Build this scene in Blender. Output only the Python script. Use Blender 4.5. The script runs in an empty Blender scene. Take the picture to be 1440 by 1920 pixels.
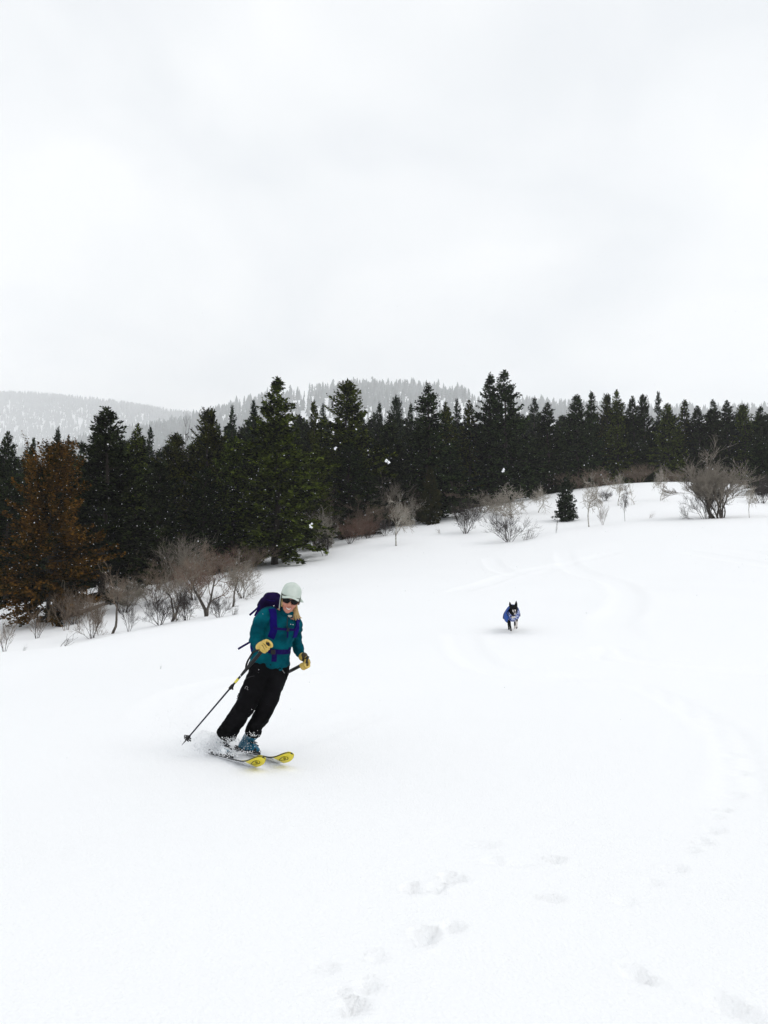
import bpy, bmesh, math, random
import numpy as np
from mathutils import Vector, Matrix, noise as mnoise
from mathutils.bvhtree import BVHTree

R = math.radians
scene = bpy.context.scene
COL = scene.collection

# ------------------------------------------------------------------ camera
F = 1442.0                       # focal length in units of the 1440 x 1920 photograph
PITCH = math.atan(140.0 / F)
EYE = Vector((0, 0, 1.6))
cam_d = bpy.data.cameras.new('camera')
cam_d.sensor_fit = 'VERTICAL'
cam_d.angle_y = 2 * math.atan(960 / F)
cam_d.clip_start = 0.05
cam_d.clip_end = 20000
cam = bpy.data.objects.new('camera', cam_d)
COL.objects.link(cam)
cam.location = EYE
cam.rotation_euler = (math.pi / 2 + PITCH, 0, 0)
scene.camera = cam

# ------------------------------------------------------------------ world: overcast over a Nishita sky
SUN_EL, SUN_AZ = R(50), R(105)    # azimuth measured from +Y (away from the camera) towards +X
world = bpy.data.worlds.new('World')
scene.world = world
world.use_nodes = True
nt = world.node_tree
nt.nodes.clear()
def wn(t, **k):
    n = nt.nodes.new(t)
    for a, b in k.items():
        setattr(n, a, b)
    return n
out = wn('ShaderNodeOutputWorld')
bg = wn('ShaderNodeBackground')
bg.inputs['Strength'].default_value = 0.1
sky = wn('ShaderNodeTexSky', sky_type='NISHITA', sun_disc=False, sun_elevation=SUN_EL, sun_rotation=SUN_AZ)
tc = wn('ShaderNodeTexCoord')
sep = wn('ShaderNodeSeparateXYZ')
nt.links.new(tc.outputs['Generated'], sep.inputs[0])
mz = wn('ShaderNodeMath', operation='ADD'); mz.inputs[1].default_value = 0.35
ab = wn('ShaderNodeMath', operation='ABSOLUTE')
nt.links.new(sep.outputs['Z'], ab.inputs[0]); nt.links.new(ab.outputs[0], mz.inputs[0])
dx = wn('ShaderNodeMath', operation='DIVIDE'); dy = wn('ShaderNodeMath', operation='DIVIDE')
nt.links.new(sep.outputs['X'], dx.inputs[0]); nt.links.new(mz.outputs[0], dx.inputs[1])
nt.links.new(sep.outputs['Y'], dy.inputs[0]); nt.links.new(mz.outputs[0], dy.inputs[1])
cmb = wn('ShaderNodeCombineXYZ')
nt.links.new(dx.outputs[0], cmb.inputs[0]); nt.links.new(dy.outputs[0], cmb.inputs[1])
cl = wn('ShaderNodeTexNoise')
cl.inputs['Scale'].default_value = 2.3; cl.inputs['Detail'].default_value = 4.0
cl.inputs['Roughness'].default_value = 0.45; cl.inputs['Distortion'].default_value = 0.3
nt.links.new(cmb.outputs[0], cl.inputs['Vector'])
ramp = wn('ShaderNodeValToRGB')
ramp.color_ramp.elements[0].position = 0.40; ramp.color_ramp.elements[0].color = (0.880, 0.908, 0.940, 1)
ramp.color_ramp.elements[1].position = 0.60; ramp.color_ramp.elements[1].color = (1.065, 1.075, 1.08, 1)
nt.links.new(cl.outputs['Fac'], ramp.inputs[0])
sc10 = wn('ShaderNodeVectorMath', operation='SCALE'); sc10.inputs['Scale'].default_value = 10.0
hzn = wn('ShaderNodeMapRange'); hzn.inputs['From Min'].default_value = 0.0; hzn.inputs['From Max'].default_value = 0.75   # thinner, brighter cloud low down all round
hzn.inputs['To Min'].default_value = 10.1; hzn.inputs['To Max'].default_value = 9.3
nt.links.new(ab.outputs[0], hzn.inputs['Value']); nt.links.new(hzn.outputs[0], sc10.inputs['Scale'])
nt.links.new(ramp.outputs[0], sc10.inputs[0])
mix = wn('ShaderNodeMix', data_type='RGBA'); mix.inputs['Factor'].default_value = 0.965
nt.links.new(sky.outputs[0], mix.inputs['A']); nt.links.new(sc10.outputs[0], mix.inputs['B'])
nt.links.new(mix.outputs['Result'], bg.inputs['Color'])
nt.links.new(bg.outputs[0], out.inputs['Surface'])

sun_d = bpy.data.lights.new('sun', 'SUN')
sun_d.energy = 0.95
sun_d.angle = R(28)
sun_d.color = (1.0, 0.975, 0.94)
sun = bpy.data.objects.new('sun', sun_d)
COL.objects.link(sun)
sdir = Vector((math.sin(SUN_AZ) * math.cos(SUN_EL), math.cos(SUN_AZ) * math.cos(SUN_EL), math.sin(SUN_EL)))
sun.rotation_euler = sdir.to_track_quat('Z', 'Y').to_euler()

vs = scene.view_settings
vs.view_transform = 'Standard'; vs.look = 'None'; vs.gamma = 1.0; vs.exposure = 0.03
vs.use_curve_mapping = False
cy = scene.cycles
cy.use_denoising = True
cy.max_bounces = 8; cy.diffuse_bounces = 4; cy.glossy_bounces = 2; cy.transmission_bounces = 2; cy.volume_bounces = 6
cy.use_adaptive_sampling = True; cy.adaptive_threshold = 0.01

# ------------------------------------------------------------------ pixel <-> place helpers (photograph pixels, y depth in metres)
_f = Vector((0, math.cos(PITCH), math.sin(PITCH))); _u = Vector((0, -math.sin(PITCH), math.cos(PITCH)))
def ray(px, py):
    return Vector((1, 0, 0)) * ((px - 720) / F) + _u * ((960 - py) / F) + _f
def P(px, py, Y):
    d = ray(px, py)
    return EYE + d * (Y / d.y)

# ------------------------------------------------------------------ materials
def _nodes(name):
    m = bpy.data.materials.new(name); m.use_nodes = True
    t = m.node_tree; b = t.nodes['Principled BSDF']
    return m, t, b
def mat(name, c1, c2=None, scale=6.0, rough=0.8, bump=0.0, bscale=None, lo=0.35, hi=0.65, stretch=(1, 1, 1), spec=0.3,
        sheen=0.0, per_object=0.0, detail=4.0, snow=None, island=0.0):
    """two tones broken up by noise, optional fine relief, optional caked snow (amount, scale)"""
    m, t, b = _nodes(name)
    b.inputs['Roughness'].default_value = rough
    b.inputs['Specular IOR Level'].default_value = spec
    if sheen:
        b.inputs['Sheen Weight'].default_value = sheen
    tcn = t.nodes.new('ShaderNodeTexCoord'); mp = t.nodes.new('ShaderNodeMapping')
    mp.inputs['Scale'].default_value = stretch
    t.links.new(tcn.outputs['Object'], mp.inputs[0])
    col_out = None
    c2 = c2 or tuple(x * 0.75 for x in c1)
    n = t.nodes.new('ShaderNodeTexNoise'); n.inputs['Scale'].default_value = scale; n.inputs['Detail'].default_value = detail
    r = t.nodes.new('ShaderNodeValToRGB')
    r.color_ramp.elements[0].position = lo; r.color_ramp.elements[0].color = (*c1, 1)
    r.color_ramp.elements[1].position = hi; r.color_ramp.elements[1].color = (*c2, 1)
    t.links.new(mp.outputs[0], n.inputs['Vector'])
    if island:                                         # random tone per needle spray; the bright ones also paint in crown highlights
        ge = t.nodes.new('ShaderNodeNewGeometry'); pw = t.nodes.new('ShaderNodeMath'); pw.operation = 'POWER'; pw.inputs[1].default_value = 2.2
        ma = t.nodes.new('ShaderNodeMath'); ma.operation = 'MULTIPLY_ADD'; ma.inputs[1].default_value = island
        t.links.new(ge.outputs['Random Per Island'], pw.inputs[0]); t.links.new(pw.outputs[0], ma.inputs[0]); t.links.new(n.outputs['Fac'], ma.inputs[2])
        t.links.new(ma.outputs[0], r.inputs[0])
    else:
        t.links.new(n.outputs['Fac'], r.inputs[0])
    col_out = r.outputs[0]
    if per_object:
        oi = t.nodes.new('ShaderNodeObjectInfo')
        hsv = t.nodes.new('ShaderNodeHueSaturation')
        mr = t.nodes.new('ShaderNodeMapRange'); mr.inputs['To Min'].default_value = 1 - per_object; mr.inputs['To Max'].default_value = 1 + per_object
        mh = t.nodes.new('ShaderNodeMapRange'); mh.inputs['To Min'].default_value = 0.5 - per_object * 0.06; mh.inputs['To Max'].default_value = 0.5 + per_object * 0.05
        t.links.new(oi.outputs['Random'], mr.inputs['Value']); t.links.new(oi.outputs['Random'], mh.inputs['Value'])
        t.links.new(mr.outputs[0], hsv.inputs['Value']); t.links.new(mh.outputs[0], hsv.inputs['Hue'])
        t.links.new(col_out, hsv.inputs['Color']); col_out = hsv.outputs['Color']
    if snow:
        n2 = t.nodes.new('ShaderNodeTexNoise'); n2.inputs['Scale'].default_value = snow[1]; n2.inputs['Detail'].default_value = 6; n2.inputs['Roughness'].default_value = 0.7
        t.links.new(tcn.outputs['Object'], n2.inputs['Vector'])
        r2 = t.nodes.new('ShaderNodeValToRGB')
        r2.color_ramp.elements[0].position = 1 - snow[0]; r2.color_ramp.elements[0].color = (0, 0, 0, 1)
        r2.color_ramp.elements[1].position = min(1, 1.03 - snow[0]); r2.color_ramp.elements[1].color = (1, 1, 1, 1)
        t.links.new(n2.outputs['Fac'], r2.inputs[0])
        mx = t.nodes.new('ShaderNodeMix'); mx.data_type = 'RGBA'
        t.links.new(r2.outputs[0], mx.inputs['Factor']); t.links.new(col_out, mx.inputs['A']); mx.inputs['B'].default_value = (0.86, 0.88, 0.9, 1)
        col_out = mx.outputs['Result']
    t.links.new(col_out, b.inputs['Base Color'])
    if bump:
        nb = t.nodes.new('ShaderNodeTexNoise'); nb.inputs['Scale'].default_value = bscale or scale * 6; nb.inputs['Detail'].default_value = 5
        t.links.new(mp.outputs[0], nb.inputs['Vector'])
        bp = t.nodes.new('ShaderNodeBump'); bp.inputs['Strength'].default_value = min(1.0, bump); bp.inputs['Distance'].default_value = 0.01
        t.links.new(nb.outputs['Fac'], bp.inputs['Height']); t.links.new(bp.outputs[0], b.inputs['Normal'])
    return m

def snow_material():
    m, t, b = _nodes('snow')
    b.inputs['Roughness'].default_value = 0.75; b.inputs['Specular IOR Level'].default_value = 0.15
    tcn = t.nodes.new('ShaderNodeTexCoord')
    n = t.nodes.new('ShaderNodeTexNoise'); n.inputs['Scale'].default_value = 0.35; n.inputs['Detail'].default_value = 3
    r = t.nodes.new('ShaderNodeValToRGB')
    r.color_ramp.elements[0].color = (0.895, 0.903, 0.915, 1); r.color_ramp.elements[1].color = (0.918, 0.925, 0.935, 1)
    t.links.new(tcn.outputs['Object'], n.inputs['Vector']); t.links.new(n.outputs['Fac'], r.inputs[0]); t.links.new(r.outputs[0], b.inputs['Base Color'])
    n1 = t.nodes.new('ShaderNodeTexNoise'); n1.inputs['Scale'].default_value = 55; n1.inputs['Detail'].default_value = 4
    n2 = t.nodes.new('ShaderNodeTexNoise'); n2.inputs['Scale'].default_value = 5; n2.inputs['Detail'].default_value = 3
    t.links.new(tcn.outputs['Object'], n1.inputs['Vector']); t.links.new(tcn.outputs['Object'], n2.inputs['Vector'])
    b1 = t.nodes.new('ShaderNodeBump'); b1.inputs['Strength'].default_value = 0.8; b1.inputs['Distance'].default_value = 0.009
    b2 = t.nodes.new('ShaderNodeBump'); b2.inputs['Strength'].default_value = 0.5; b2.inputs['Distance'].default_value = 0.012
    t.links.new(n1.outputs['Fac'], b1.inputs['Height']); t.links.new(n2.outputs['Fac'], b2.inputs['Height'])
    t.links.new(b2.outputs[0], b1.inputs['Normal']); t.links.new(b1.outputs[0], b.inputs['Normal'])
    return m
M_SNOW = snow_material()

# ------------------------------------------------------------------ object helpers
def link(name, me, m=None, parent=None, smooth=False):
    o = bpy.data.objects.new(name, me); COL.objects.link(o)
    if m is not None and not me.materials:
        me.materials.append(m)
    if parent is not None:
        o.parent = parent
    if smooth:
        me.polygons.foreach_set('use_smooth', [True] * len(me.polygons))
    return o
def mesh(name, v, f):
    me = bpy.data.meshes.new(name)
    me.from_pydata([tuple(p) for p in v], [], [tuple(q) for q in f]); me.update()
    return me
def np_mesh(name, v, quads):
    """fast path: all faces with the same number of corners"""
    me = bpy.data.meshes.new(name)
    v = np.asarray(v, dtype=np.float32); quads = np.asarray(quads, dtype=np.int32)
    k = quads.shape[1]
    me.vertices.add(len(v)); me.vertices.foreach_set('co', v.ravel())
    me.loops.add(quads.size); me.loops.foreach_set('vertex_index', quads.ravel())
    me.polygons.add(len(quads)); me.polygons.foreach_set('loop_start', np.arange(0, quads.size, k, dtype=np.int32))
    me.update(calc_edges=True); me.validate()
    return me
def tag(o, label=None, cat=None, group=None, kind=None):
    if label: o['label'] = label
    if cat: o['category'] = cat
    if group: o['group'] = group
    if kind: o['kind'] = kind
    return o
def empty(name, loc=(0, 0, 0)):
    o = bpy.data.objects.new(name, None); COL.objects.link(o); o.location = loc
    o.empty_display_size = 0.2
    return o
# ------------------------------------------------------------------ the snow slope
def ctrl():
    c = []
    for x, y, z in ((-8, -3, -.05), (0, -3, -.05), (8, -3, .05), (-8, 1, -.05), (-3, 1, 0), (3, 1, 0), (8, 1, .05), (-3, 4.5, 0), (3, 4.5, 0), (0, 7.6, 0), (-1.7, 7.5, 0),
                    (-3, 7.6, 0), (4, 7.6, .05), (-8, 8, -.1), (9, 9, .25), (0, 11, .15), (-30, 0, -.8), (30, 0, 1.0), (0, -30, -.5), (-40, -40, -1), (40, -40, .5)):
        c.append((x, y, z))
    for px, py, Y in ((961, 1181, 16.6), (1400, 1200, 15), (300, 1300, 11), (0, 1300, 13), (600, 1220, 14.5),
                      (0, 1224, 21), (120, 1213, 22), (250, 1180, 24), (350, 1161, 26), (482, 1126, 31), (600, 1110, 29), (780, 1100, 29),
                      (120, 1217, 25.2), (250, 1181, 27), (0, 1216, 25.5), (350, 1158, 29.5),
                      (-160, 1215, 26), (-160, 1185, 34), (-200, 1240, 20),
                      (0, 1194, 31), (42, 1171, 33), (130, 1142, 35), (227, 1112, 38), (333, 1100, 40), (393, 1087, 41), (460, 1075, 43), (530, 1057, 46), (600, 1042, 48),
                      (680, 1018, 51), (740, 1022, 49), (870, 1000, 52), (960, 1014, 48), (1040, 996, 48), (1200, 983, 47), (1440, 970, 46), (1700, 965, 46),
                      (1000, 1085, 31), (1200, 1082, 30), (1440, 1080, 28), (1440, 1255, 13.2), (1700, 1090, 26),
                      (1062, 977, 55), (1170, 975, 52), (1240, 937, 62), (1300, 905, 74), (1170, 910, 73), (1040, 932, 70), (960, 950, 66), (830, 967, 62),
                      (1350, 971, 50), (1440, 940, 64), (1700, 925, 70)):
        p = P(px, py, Y); c.append((p.x, p.y, p.z))
    for x, y, z in ((60, 100, 13.5), (30, 100, 12.5), (0, 100, 7.5), (-25, 80, .5), (-50, 100, -1.5), (-30, 60, .2), (-60, 60, -2), (60, 140, 11), (0, 140, 5), (-60, 140, -3), (90, 70, 12), (-90, 80, -4)):
        c.append((x, y, z))
    return np.array(c, dtype=float)
_C = ctrl()
def _phi(r2):
    return 0.5 * r2 * np.log(r2 + 1e-9)
_n = len(_C)
_A = np.zeros((_n + 3, _n + 3))
_d2 = ((_C[:, None, :2] - _C[None, :, :2]) ** 2).sum(-1)
_A[:_n, :_n] = _phi(_d2) + np.eye(_n) * 0.6
_A[:_n, _n] = 1; _A[:_n, _n + 1:] = _C[:, :2]; _A[_n, :_n] = 1; _A[_n + 1:, :_n] = _C[:, :2].T
_W = np.linalg.solve(_A, np.concatenate([_C[:, 2], [0, 0, 0]]))
def tps(x, y):
    x = np.asarray(x, float); y = np.asarray(y, float)
    z = _W[_n] + _W[_n + 1] * x + _W[_n + 2] * y
    for i in range(_n):
        z = z + _W[i] * _phi((x - _C[i, 0]) ** 2 + (y - _C[i, 1]) ** 2)
    return z
def sstep(a, b, v):
    t = np.clip((v - a) / (b - a), 0, 1)
    return t * t * (3 - 2 * t)
# ridge lines of the two far hills: height over x at the ridge's own distance
YA, YB = 5200.0, 3400.0
def ridge(pts, Y, tree):
    q = [P(px, py, Y) for px, py in pts]
    return np.array([p.x for p in q]), np.array([p.z - tree for p in q])
RA = ridge(((-900, 735), (-300, 722), (0, 734), (70, 735), (150, 741), (250, 754), (330, 768), (400, 777), (470, 792), (600, 815), (900, 850), (1700, 880)), YA, 55)
RB = ridge(((-700, 900), (150, 840), (300, 805), (400, 778), (440, 764), (490, 749), (545, 736), (600, 726), (680, 720), (730, 722), (790, 727), (860, 735), (930, 744), (1010, 752), (1100, 760), (1250, 764),
            (1440, 768), (1800, 775), (2600, 800)), YB, 92)
def hills(x, y):
    wob = 45 * np.sin(x / 230 + 1.3) * np.sin(y / 340) + 22 * np.sin(x / 95 + y / 150)
    hb = np.interp(x, *RB); ha = np.interp(x, *RA)
    base = -8 + 14 * np.tanh(x / 120)
    sb = sstep(700, YB, y) * (1 - sstep(YB, 4400, y)); sa = sstep(3500, YA, y) * (1 - 0.6 * sstep(YA, 6800, y))
    edge = np.clip(sb * (1 - sb) * 4, 0, 1) + np.clip(sa * (1 - sa) * 4, 0, 1)
    return base + (hb - base) * sb + np.maximum(ha - base, 0) * sa + wob * edge * 0.5
def gz(x, y):
    x = np.asarray(x, float); y = np.asarray(y, float)
    w = (1 - sstep(105, 230, y)) * (1 - sstep(70, 170, np.abs(x))) * sstep(-90, -40, y)
    near = tps(np.clip(x, -170, 170), np.clip(y, -95, 235))
    return w * near + (1 - w) * hills(x, y)
def gz1(x, y):
    return float(gz(np.array([x]), np.array([y]))[0])
def hit(px, py, y0=2.0, y1=130.0):
    """where the sight line through a pixel of the photograph meets the snow"""
    d = ray(px, py); ys = np.concatenate([np.arange(y0, 30, 0.05), np.arange(30, y1, 0.15)])
    t = ys / d.y
    df = 1.6 + t * d.z - gz(t * d.x, ys)
    k = np.where(df <= 0)[0]
    i = int(k[0]) if len(k) else len(ys) - 1
    return Vector((float(t[i] * d.x), float(ys[i]), float(gz1(t[i] * d.x, ys[i]))))

def axis_lines(breaks):
    o = [breaks[0][0]]
    for a, b, s0, s1 in breaks:
        v = a
        while v < b - 1e-6:
            f = (v - a) / (b - a)
            v = min(b, v + s0 + (s1 - s0) * f)
            if b - v < 0.4 * (s0 + (s1 - s0) * f): v = b
            o.append(v)
    return np.array(o)
gx = axis_lines(((-7000, -600, 300, 60), (-600, -60, 50, 3), (-60, -4.2, 1.8, .1), (-4.2, -.8, .07, .035), (-.8, 2.8, .032, .032), (2.8, 5.6, .035, .07), (5.6, 24, .08, .22), (24, 60, .25, 2.2), (60, 600, 3, 50), (600, 7000, 60, 300)))
gy = axis_lines(((-500, -20, 60, 2), (-20, 2.2, 1.6, .06), (2.2, 5.2, .032, .036), (5.2, 10, .04, .06), (10, 50, .065, .26), (50, 110, .3, 2), (110, 450, 3, 16), (450, 7200, 22, 140)))
GX, GY = np.meshgrid(gx, gy)
GZ = gz(GX, GY)
near_w = 1 - sstep(60, 110, np.hypot(GX, GY))
GZ += near_w * (0.018 * np.sin(GX * 1.1 + 0.6 * np.sin(GY * .7)) * np.sin(GY * .9 + .8) + 0.03 * np.sin(GX * .31 + 1.0) * np.sin(GY * .27))
# paw and boot prints
rng = np.random.default_rng(7)
def dent(px, py, rx, ry, depth, ang=0.0):
    p = hit(px, py)
    rx *= .62; ry *= .62; depth *= .68
    dx_ = GX - p.x; dy_ = GY - p.y
    c, s = math.cos(ang), math.sin(ang)
    u = (dx_ * c + dy_ * s) / rx; v = (-dx_ * s + dy_ * c) / ry
    th_ = np.arctan2(v, u); r = np.sqrt(u * u + v * v) * (1 + .16 * np.sin(3 * th_ + px) + .10 * np.sin(5 * th_ + py))
    GZ[...] += -depth * np.exp(-(r ** 4)) + 0.16 * depth * np.exp(-((r - 1.45) / .35) ** 2)
for a in ((908, 1593, .12, .07, .05), (1040, 1618, .07, .07, .07), (774, 1676, .08, .09, .09), (812, 1680, .07, .07, .07), (847, 1654, .10, .09, .09), (795, 1767, .08, .12, .10),
          (847, 1752, .06, .08, .07), (612, 1826, .06, .05, .04), (704, 1807, .07, .06, .04), (690, 1858, .05, .10, .05), (664, 1899, .07, .08, .08), (1315, 1587, .09, .07, .06),
          (1266, 1635, .09, .07, .06), (1342, 1566, .08, .07, .05), (1336, 1540, .10, .06, .04), (1226, 1660, .06, .05, .03), (1171, 1697, .08, .06, .03), (1196, 1844, .06, .13, .05, .5),
          (1031, 1694, .11, .05, .05, -.35), (1367, 1900, .08, .2, .06, .7), (1380, 1500, .12, .07, .05), (1388, 1455, .13, .08, .05), (1375, 1420, .12, .1, .04), (1352, 1525, .09, .06, .05), (951, 1626, .32, .06, .03), (925, 1622, .08, .06, .03), (1296, 1604, .08, .06, .04), (828, 1668, .05, .05, .05), (640, 1880, .05, .05, .04)):
    dent(*a)
def track(px, width, depth, rim=.35, jitter=0.0):
    depth *= .42
    pts = [hit(*q) for q in px]
    fine = []
    for i in range(len(pts) - 1):                      # Catmull-Rom through the points
        p0 = pts[max(i - 1, 0)]; p1 = pts[i]; p2 = pts[i + 1]; p3 = pts[min(i + 2, len(pts) - 1)]
        k = max(4, int((p2 - p1).length / .12))
        for j in range(k):
            t = j / k
            fine.append(0.5 * ((2 * p1) + (p2 - p0) * t + (2 * p0 - 5 * p1 + 4 * p2 - p3) * t * t + (3 * p1 - p0 - 3 * p2 + p3) * t ** 3))
    fine = np.array([(q.x, q.y) for q in fine])
    m = (GX > fine[:, 0].min() - 1.5) & (GX < fine[:, 0].max() + 1.5) & (GY > fine[:, 1].min() - 1.5) & (GY < fine[:, 1].max() + 1.5)
    X, Y_ = GX[m], GY[m]
    d = np.full(X.shape, 1e9); at = np.zeros(X.shape)
    for i in range(len(fine)):
        dd = (X - fine[i, 0]) ** 2 + (Y_ - fine[i, 1]) ** 2
        b = dd < d
        d[b] = dd[b]; at[b] = i / len(fine)
    r = np.sqrt(d) / width
    fade = np.clip(at * 8, 0, 1) * np.clip((1 - at) * 8, 0, 1)
    lump = 1 + jitter * np.sin(X * 13 + Y_ * 9) * np.sin(X * 7 - Y_ * 17)
    GZ[m] += fade * lump * depth * (-np.exp(-(r ** 4)) + rim * np.exp(-((r - 1.5) / .4) ** 2))
track(((862, 1185), (880, 1222), (910, 1246), (960, 1262), (1040, 1272), (1130, 1275)), .30, .085)
track(((1150, 1222), (1220, 1240), (1330, 1252), (1440, 1260), (1560, 1264)), .22, .075)
track(((1055, 1028), (1065, 1058), (1100, 1076), (1150, 1090), (1178, 1112), (1172, 1140), (1148, 1165), (1162, 1190), (1212, 1214)), .42, .11)
track(((850, 1112), (960, 1078), (1050, 1060), (1190, 1028)), .38, .09)
track(((1270, 1033), (1340, 1043), (1440, 1060), (1520, 1072)), .38, .10)
track(((1370, 1030), (1440, 1040), (1530, 1050)), .38, .08)
track(((918, 1045), (935, 1066), (985, 1078), (1060, 1060)), .36, .09)
track(((1180, 1280), (1250, 1310), (1320, 1350), (1370, 1390), (1392, 1440), (1385, 1490), (1345, 1540)), .20, .035, jitter=.8)
track(((1090, 1225), (1120, 1232), (1140, 1215), (1180, 1225)), .22, .05, jitter=.8)
track(((385, 1402), (330, 1385), (300, 1350), (330, 1310), (420, 1280), (640, 1250)), .28, .05)
track(((700, 1340), (610, 1372), (545, 1392), (480, 1412)), .25, .03)
for px_, py_, hh_ in ((372, 1395, .075), (425, 1398, .06), (395, 1402, .05)):
    p_ = hit(px_, py_); u_ = (GX - p_.x) * .62 - (GY - p_.y) * .78; v_ = (GX - p_.x) * .78 + (GY - p_.y) * .62
    GZ += hh_ * np.exp(-(u_ / .30) ** 2 - (v_ / .17) ** 2) * (1 + .25 * np.sin(GX * 23) * np.sin(GY * 19))
ny, nx = GX.shape
idx = np.arange(ny * nx).reshape(ny, nx)
quads = np.stack([idx[:-1, :-1], idx[:-1, 1:], idx[1:, 1:], idx[1:, :-1]], -1).reshape(-1, 4)
gme = np_mesh('snow_ground', np.stack([GX, GY, GZ], -1).reshape(-1, 3), quads)
ground = tag(link('snow_ground', gme, M_SNOW, smooth=True), 'open white snow slope with faint ski tracks and paw prints', 'ground', kind='structure')

# ------------------------------------------------------------------ far woods (one mass each)
M_FAR = mat('far_conifer', (0.025, 0.036, 0.034), (0.12, 0.14, 0.135), scale=0.015, rough=0.9)  # tones lightened to put part of the distance haze into the colour
M_WOOD = mat('wood_conifer', (0.0022, 0.0042, 0.0018), (0.066, 0.098, 0.024), scale=1.0, rough=0.9, lo=.5, hi=1.2, island=.45, spec=.03)
def tier_tree(seed, tiers, spikes):
    """little conifer of jagged skirts, height 1, as triangles"""
    r = np.random.default_rng(seed); v = []; f = []
    for k in range(tiers):
        u = k / tiers
        zt = 0.06 + 0.94 * (u + 1.9 / tiers); zt = min(zt, 1.0); zb = 0.05 + 0.9 * u
        rad = 0.20 * (1 - u) ** 0.8 + 0.012
        a0 = r.uniform(0, 6.28); b = len(v)
        ox, oy = r.normal(0, .012, 2)
        v.append((ox, oy, zt))
        for s in range(spikes * 2):
            a = a0 + math.pi * s / spikes
            q = rad * (r.uniform(.75, 1.25) if s % 2 == 0 else r.uniform(.3, .55))
            v.append((ox + q * math.cos(a), oy + q * math.sin(a), zb + (r.uniform(-.03, .02) if s % 2 == 0 else r.uniform(.01, .05))))
        for s in range(spikes * 2):
            f.append((b, b + 1 + s, b + 1 + (s + 1) % (spikes * 2)))
    return np.array(v), np.array(f)
def scatter(name, pos, height, tmpl, m, seed, widen=1.0):
    r = np.random.default_rng(seed); V = []; T = []; off = 0
    pick = r.integers(0, len(tmpl), len(pos))
    for i, (p, h) in enumerate(zip(pos, height)):
        v, f = tmpl[pick[i]]
        a = r.uniform(0, 6.28); c, s = math.cos(a), math.sin(a); wd = r.uniform(.75, 1.3) * widen
        q = np.empty_like(v)
        q[:, 0] = (v[:, 0] * c - v[:, 1] * s) * h * wd + p[0]; q[:, 1] = (v[:, 0] * s + v[:, 1] * c) * h * wd + p[1]; q[:, 2] = v[:, 2] * h + p[2]
        V.append(q); T.append(f + off); off += len(v)
    return link(name, np_mesh(name, np.concatenate(V), np.concatenate(T)), m)
def patches(x, y, s):
    return np.sin(x / s + 1.7) * np.sin(y / (s * 3.1) + .4) + 0.6 * np.sin(x / (s * .43) + y / (s * 2.3)) + 0.4 * np.sin(x / (s * .19) - y / s)
r_ = np.random.default_rng(11)
t2 = [tier_tree(20 + i, 5, 5) for i in range(8)]
n = 12500
x = r_.uniform(-2000, 2000, n); y = r_.uniform(1500, 3440, n)
keep = (np.abs(x) < y * .56) & (patches(x, y, 120) + r_.normal(0, .7, n) > -.45)
x, y = x[keep], y[keep]
h = r_.uniform(26, 58, len(x)) * np.where(r_.random(len(x)) < .12, 1.15, 1)
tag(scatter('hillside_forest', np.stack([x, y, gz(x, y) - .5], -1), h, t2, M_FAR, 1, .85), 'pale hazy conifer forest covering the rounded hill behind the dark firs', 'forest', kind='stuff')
n = 19000
x = r_.uniform(-2950, 250, n); y = r_.uniform(3800, 5250, n)
keep = (np.abs(x) < y * .56) & (patches(x, y, 170) + r_.normal(0, .7, n) > -.85)
x, y = x[keep], y[keep]
h = r_.uniform(30, 58, len(x))
t3 = [tier_tree(40 + i, 3, 4) for i in range(8)]
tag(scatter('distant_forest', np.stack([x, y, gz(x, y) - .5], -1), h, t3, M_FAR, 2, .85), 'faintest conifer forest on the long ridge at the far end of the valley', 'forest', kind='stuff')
# ------------------------------------------------------------------ conifers: tapered trunk, limbs and a crown of needle sprays
M_DEAD = mat('dead_wood', (0.10, 0.085, 0.06), (0.2, 0.17, 0.12), scale=5, rough=.95)
M_BARK = mat('conifer_bark', (0.022, 0.018, 0.014), (0.045, 0.037, 0.03), scale=9, rough=0.95, bump=0.6, stretch=(1, 1, .25))
M_FIR = mat('fir_needles', (0.0018, 0.0035, 0.0010), (0.105, 0.132, 0.016), scale=1.0, lo=.45, hi=1.1, island=.5, rough=0.85, per_object=0.35, spec=0.03)  # bright tone raised to paint olive highlights into the crown
M_FIRD = mat('dark_fir_needles', (0.0010, 0.0020, 0.0010), (0.044, 0.068, 0.020), scale=1.0, lo=.46, hi=1.15, island=.5, rough=0.85, per_object=0.25, spec=0.03)
M_BLUE = mat('bluish_fir_needles', (0.003, 0.007, 0.0045), (0.060, 0.082, 0.045), scale=2.0, lo=.48, hi=1.15, island=.5, rough=0.85, per_object=0.25, spec=0.03)
M_YOUNG = mat('young_fir_needles', (0.016, 0.022, 0.008), (0.05, 0.045, 0.016), scale=2.0, rough=0.85, spec=0.03)
M_RUST = mat('rusty_juniper_needles', (0.006, 0.009, 0.0012), (0.17, 0.080, 0.014), scale=.9, rough=0.9, lo=.44, hi=1.05, island=.45, spec=0.03, detail=6)

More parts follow.
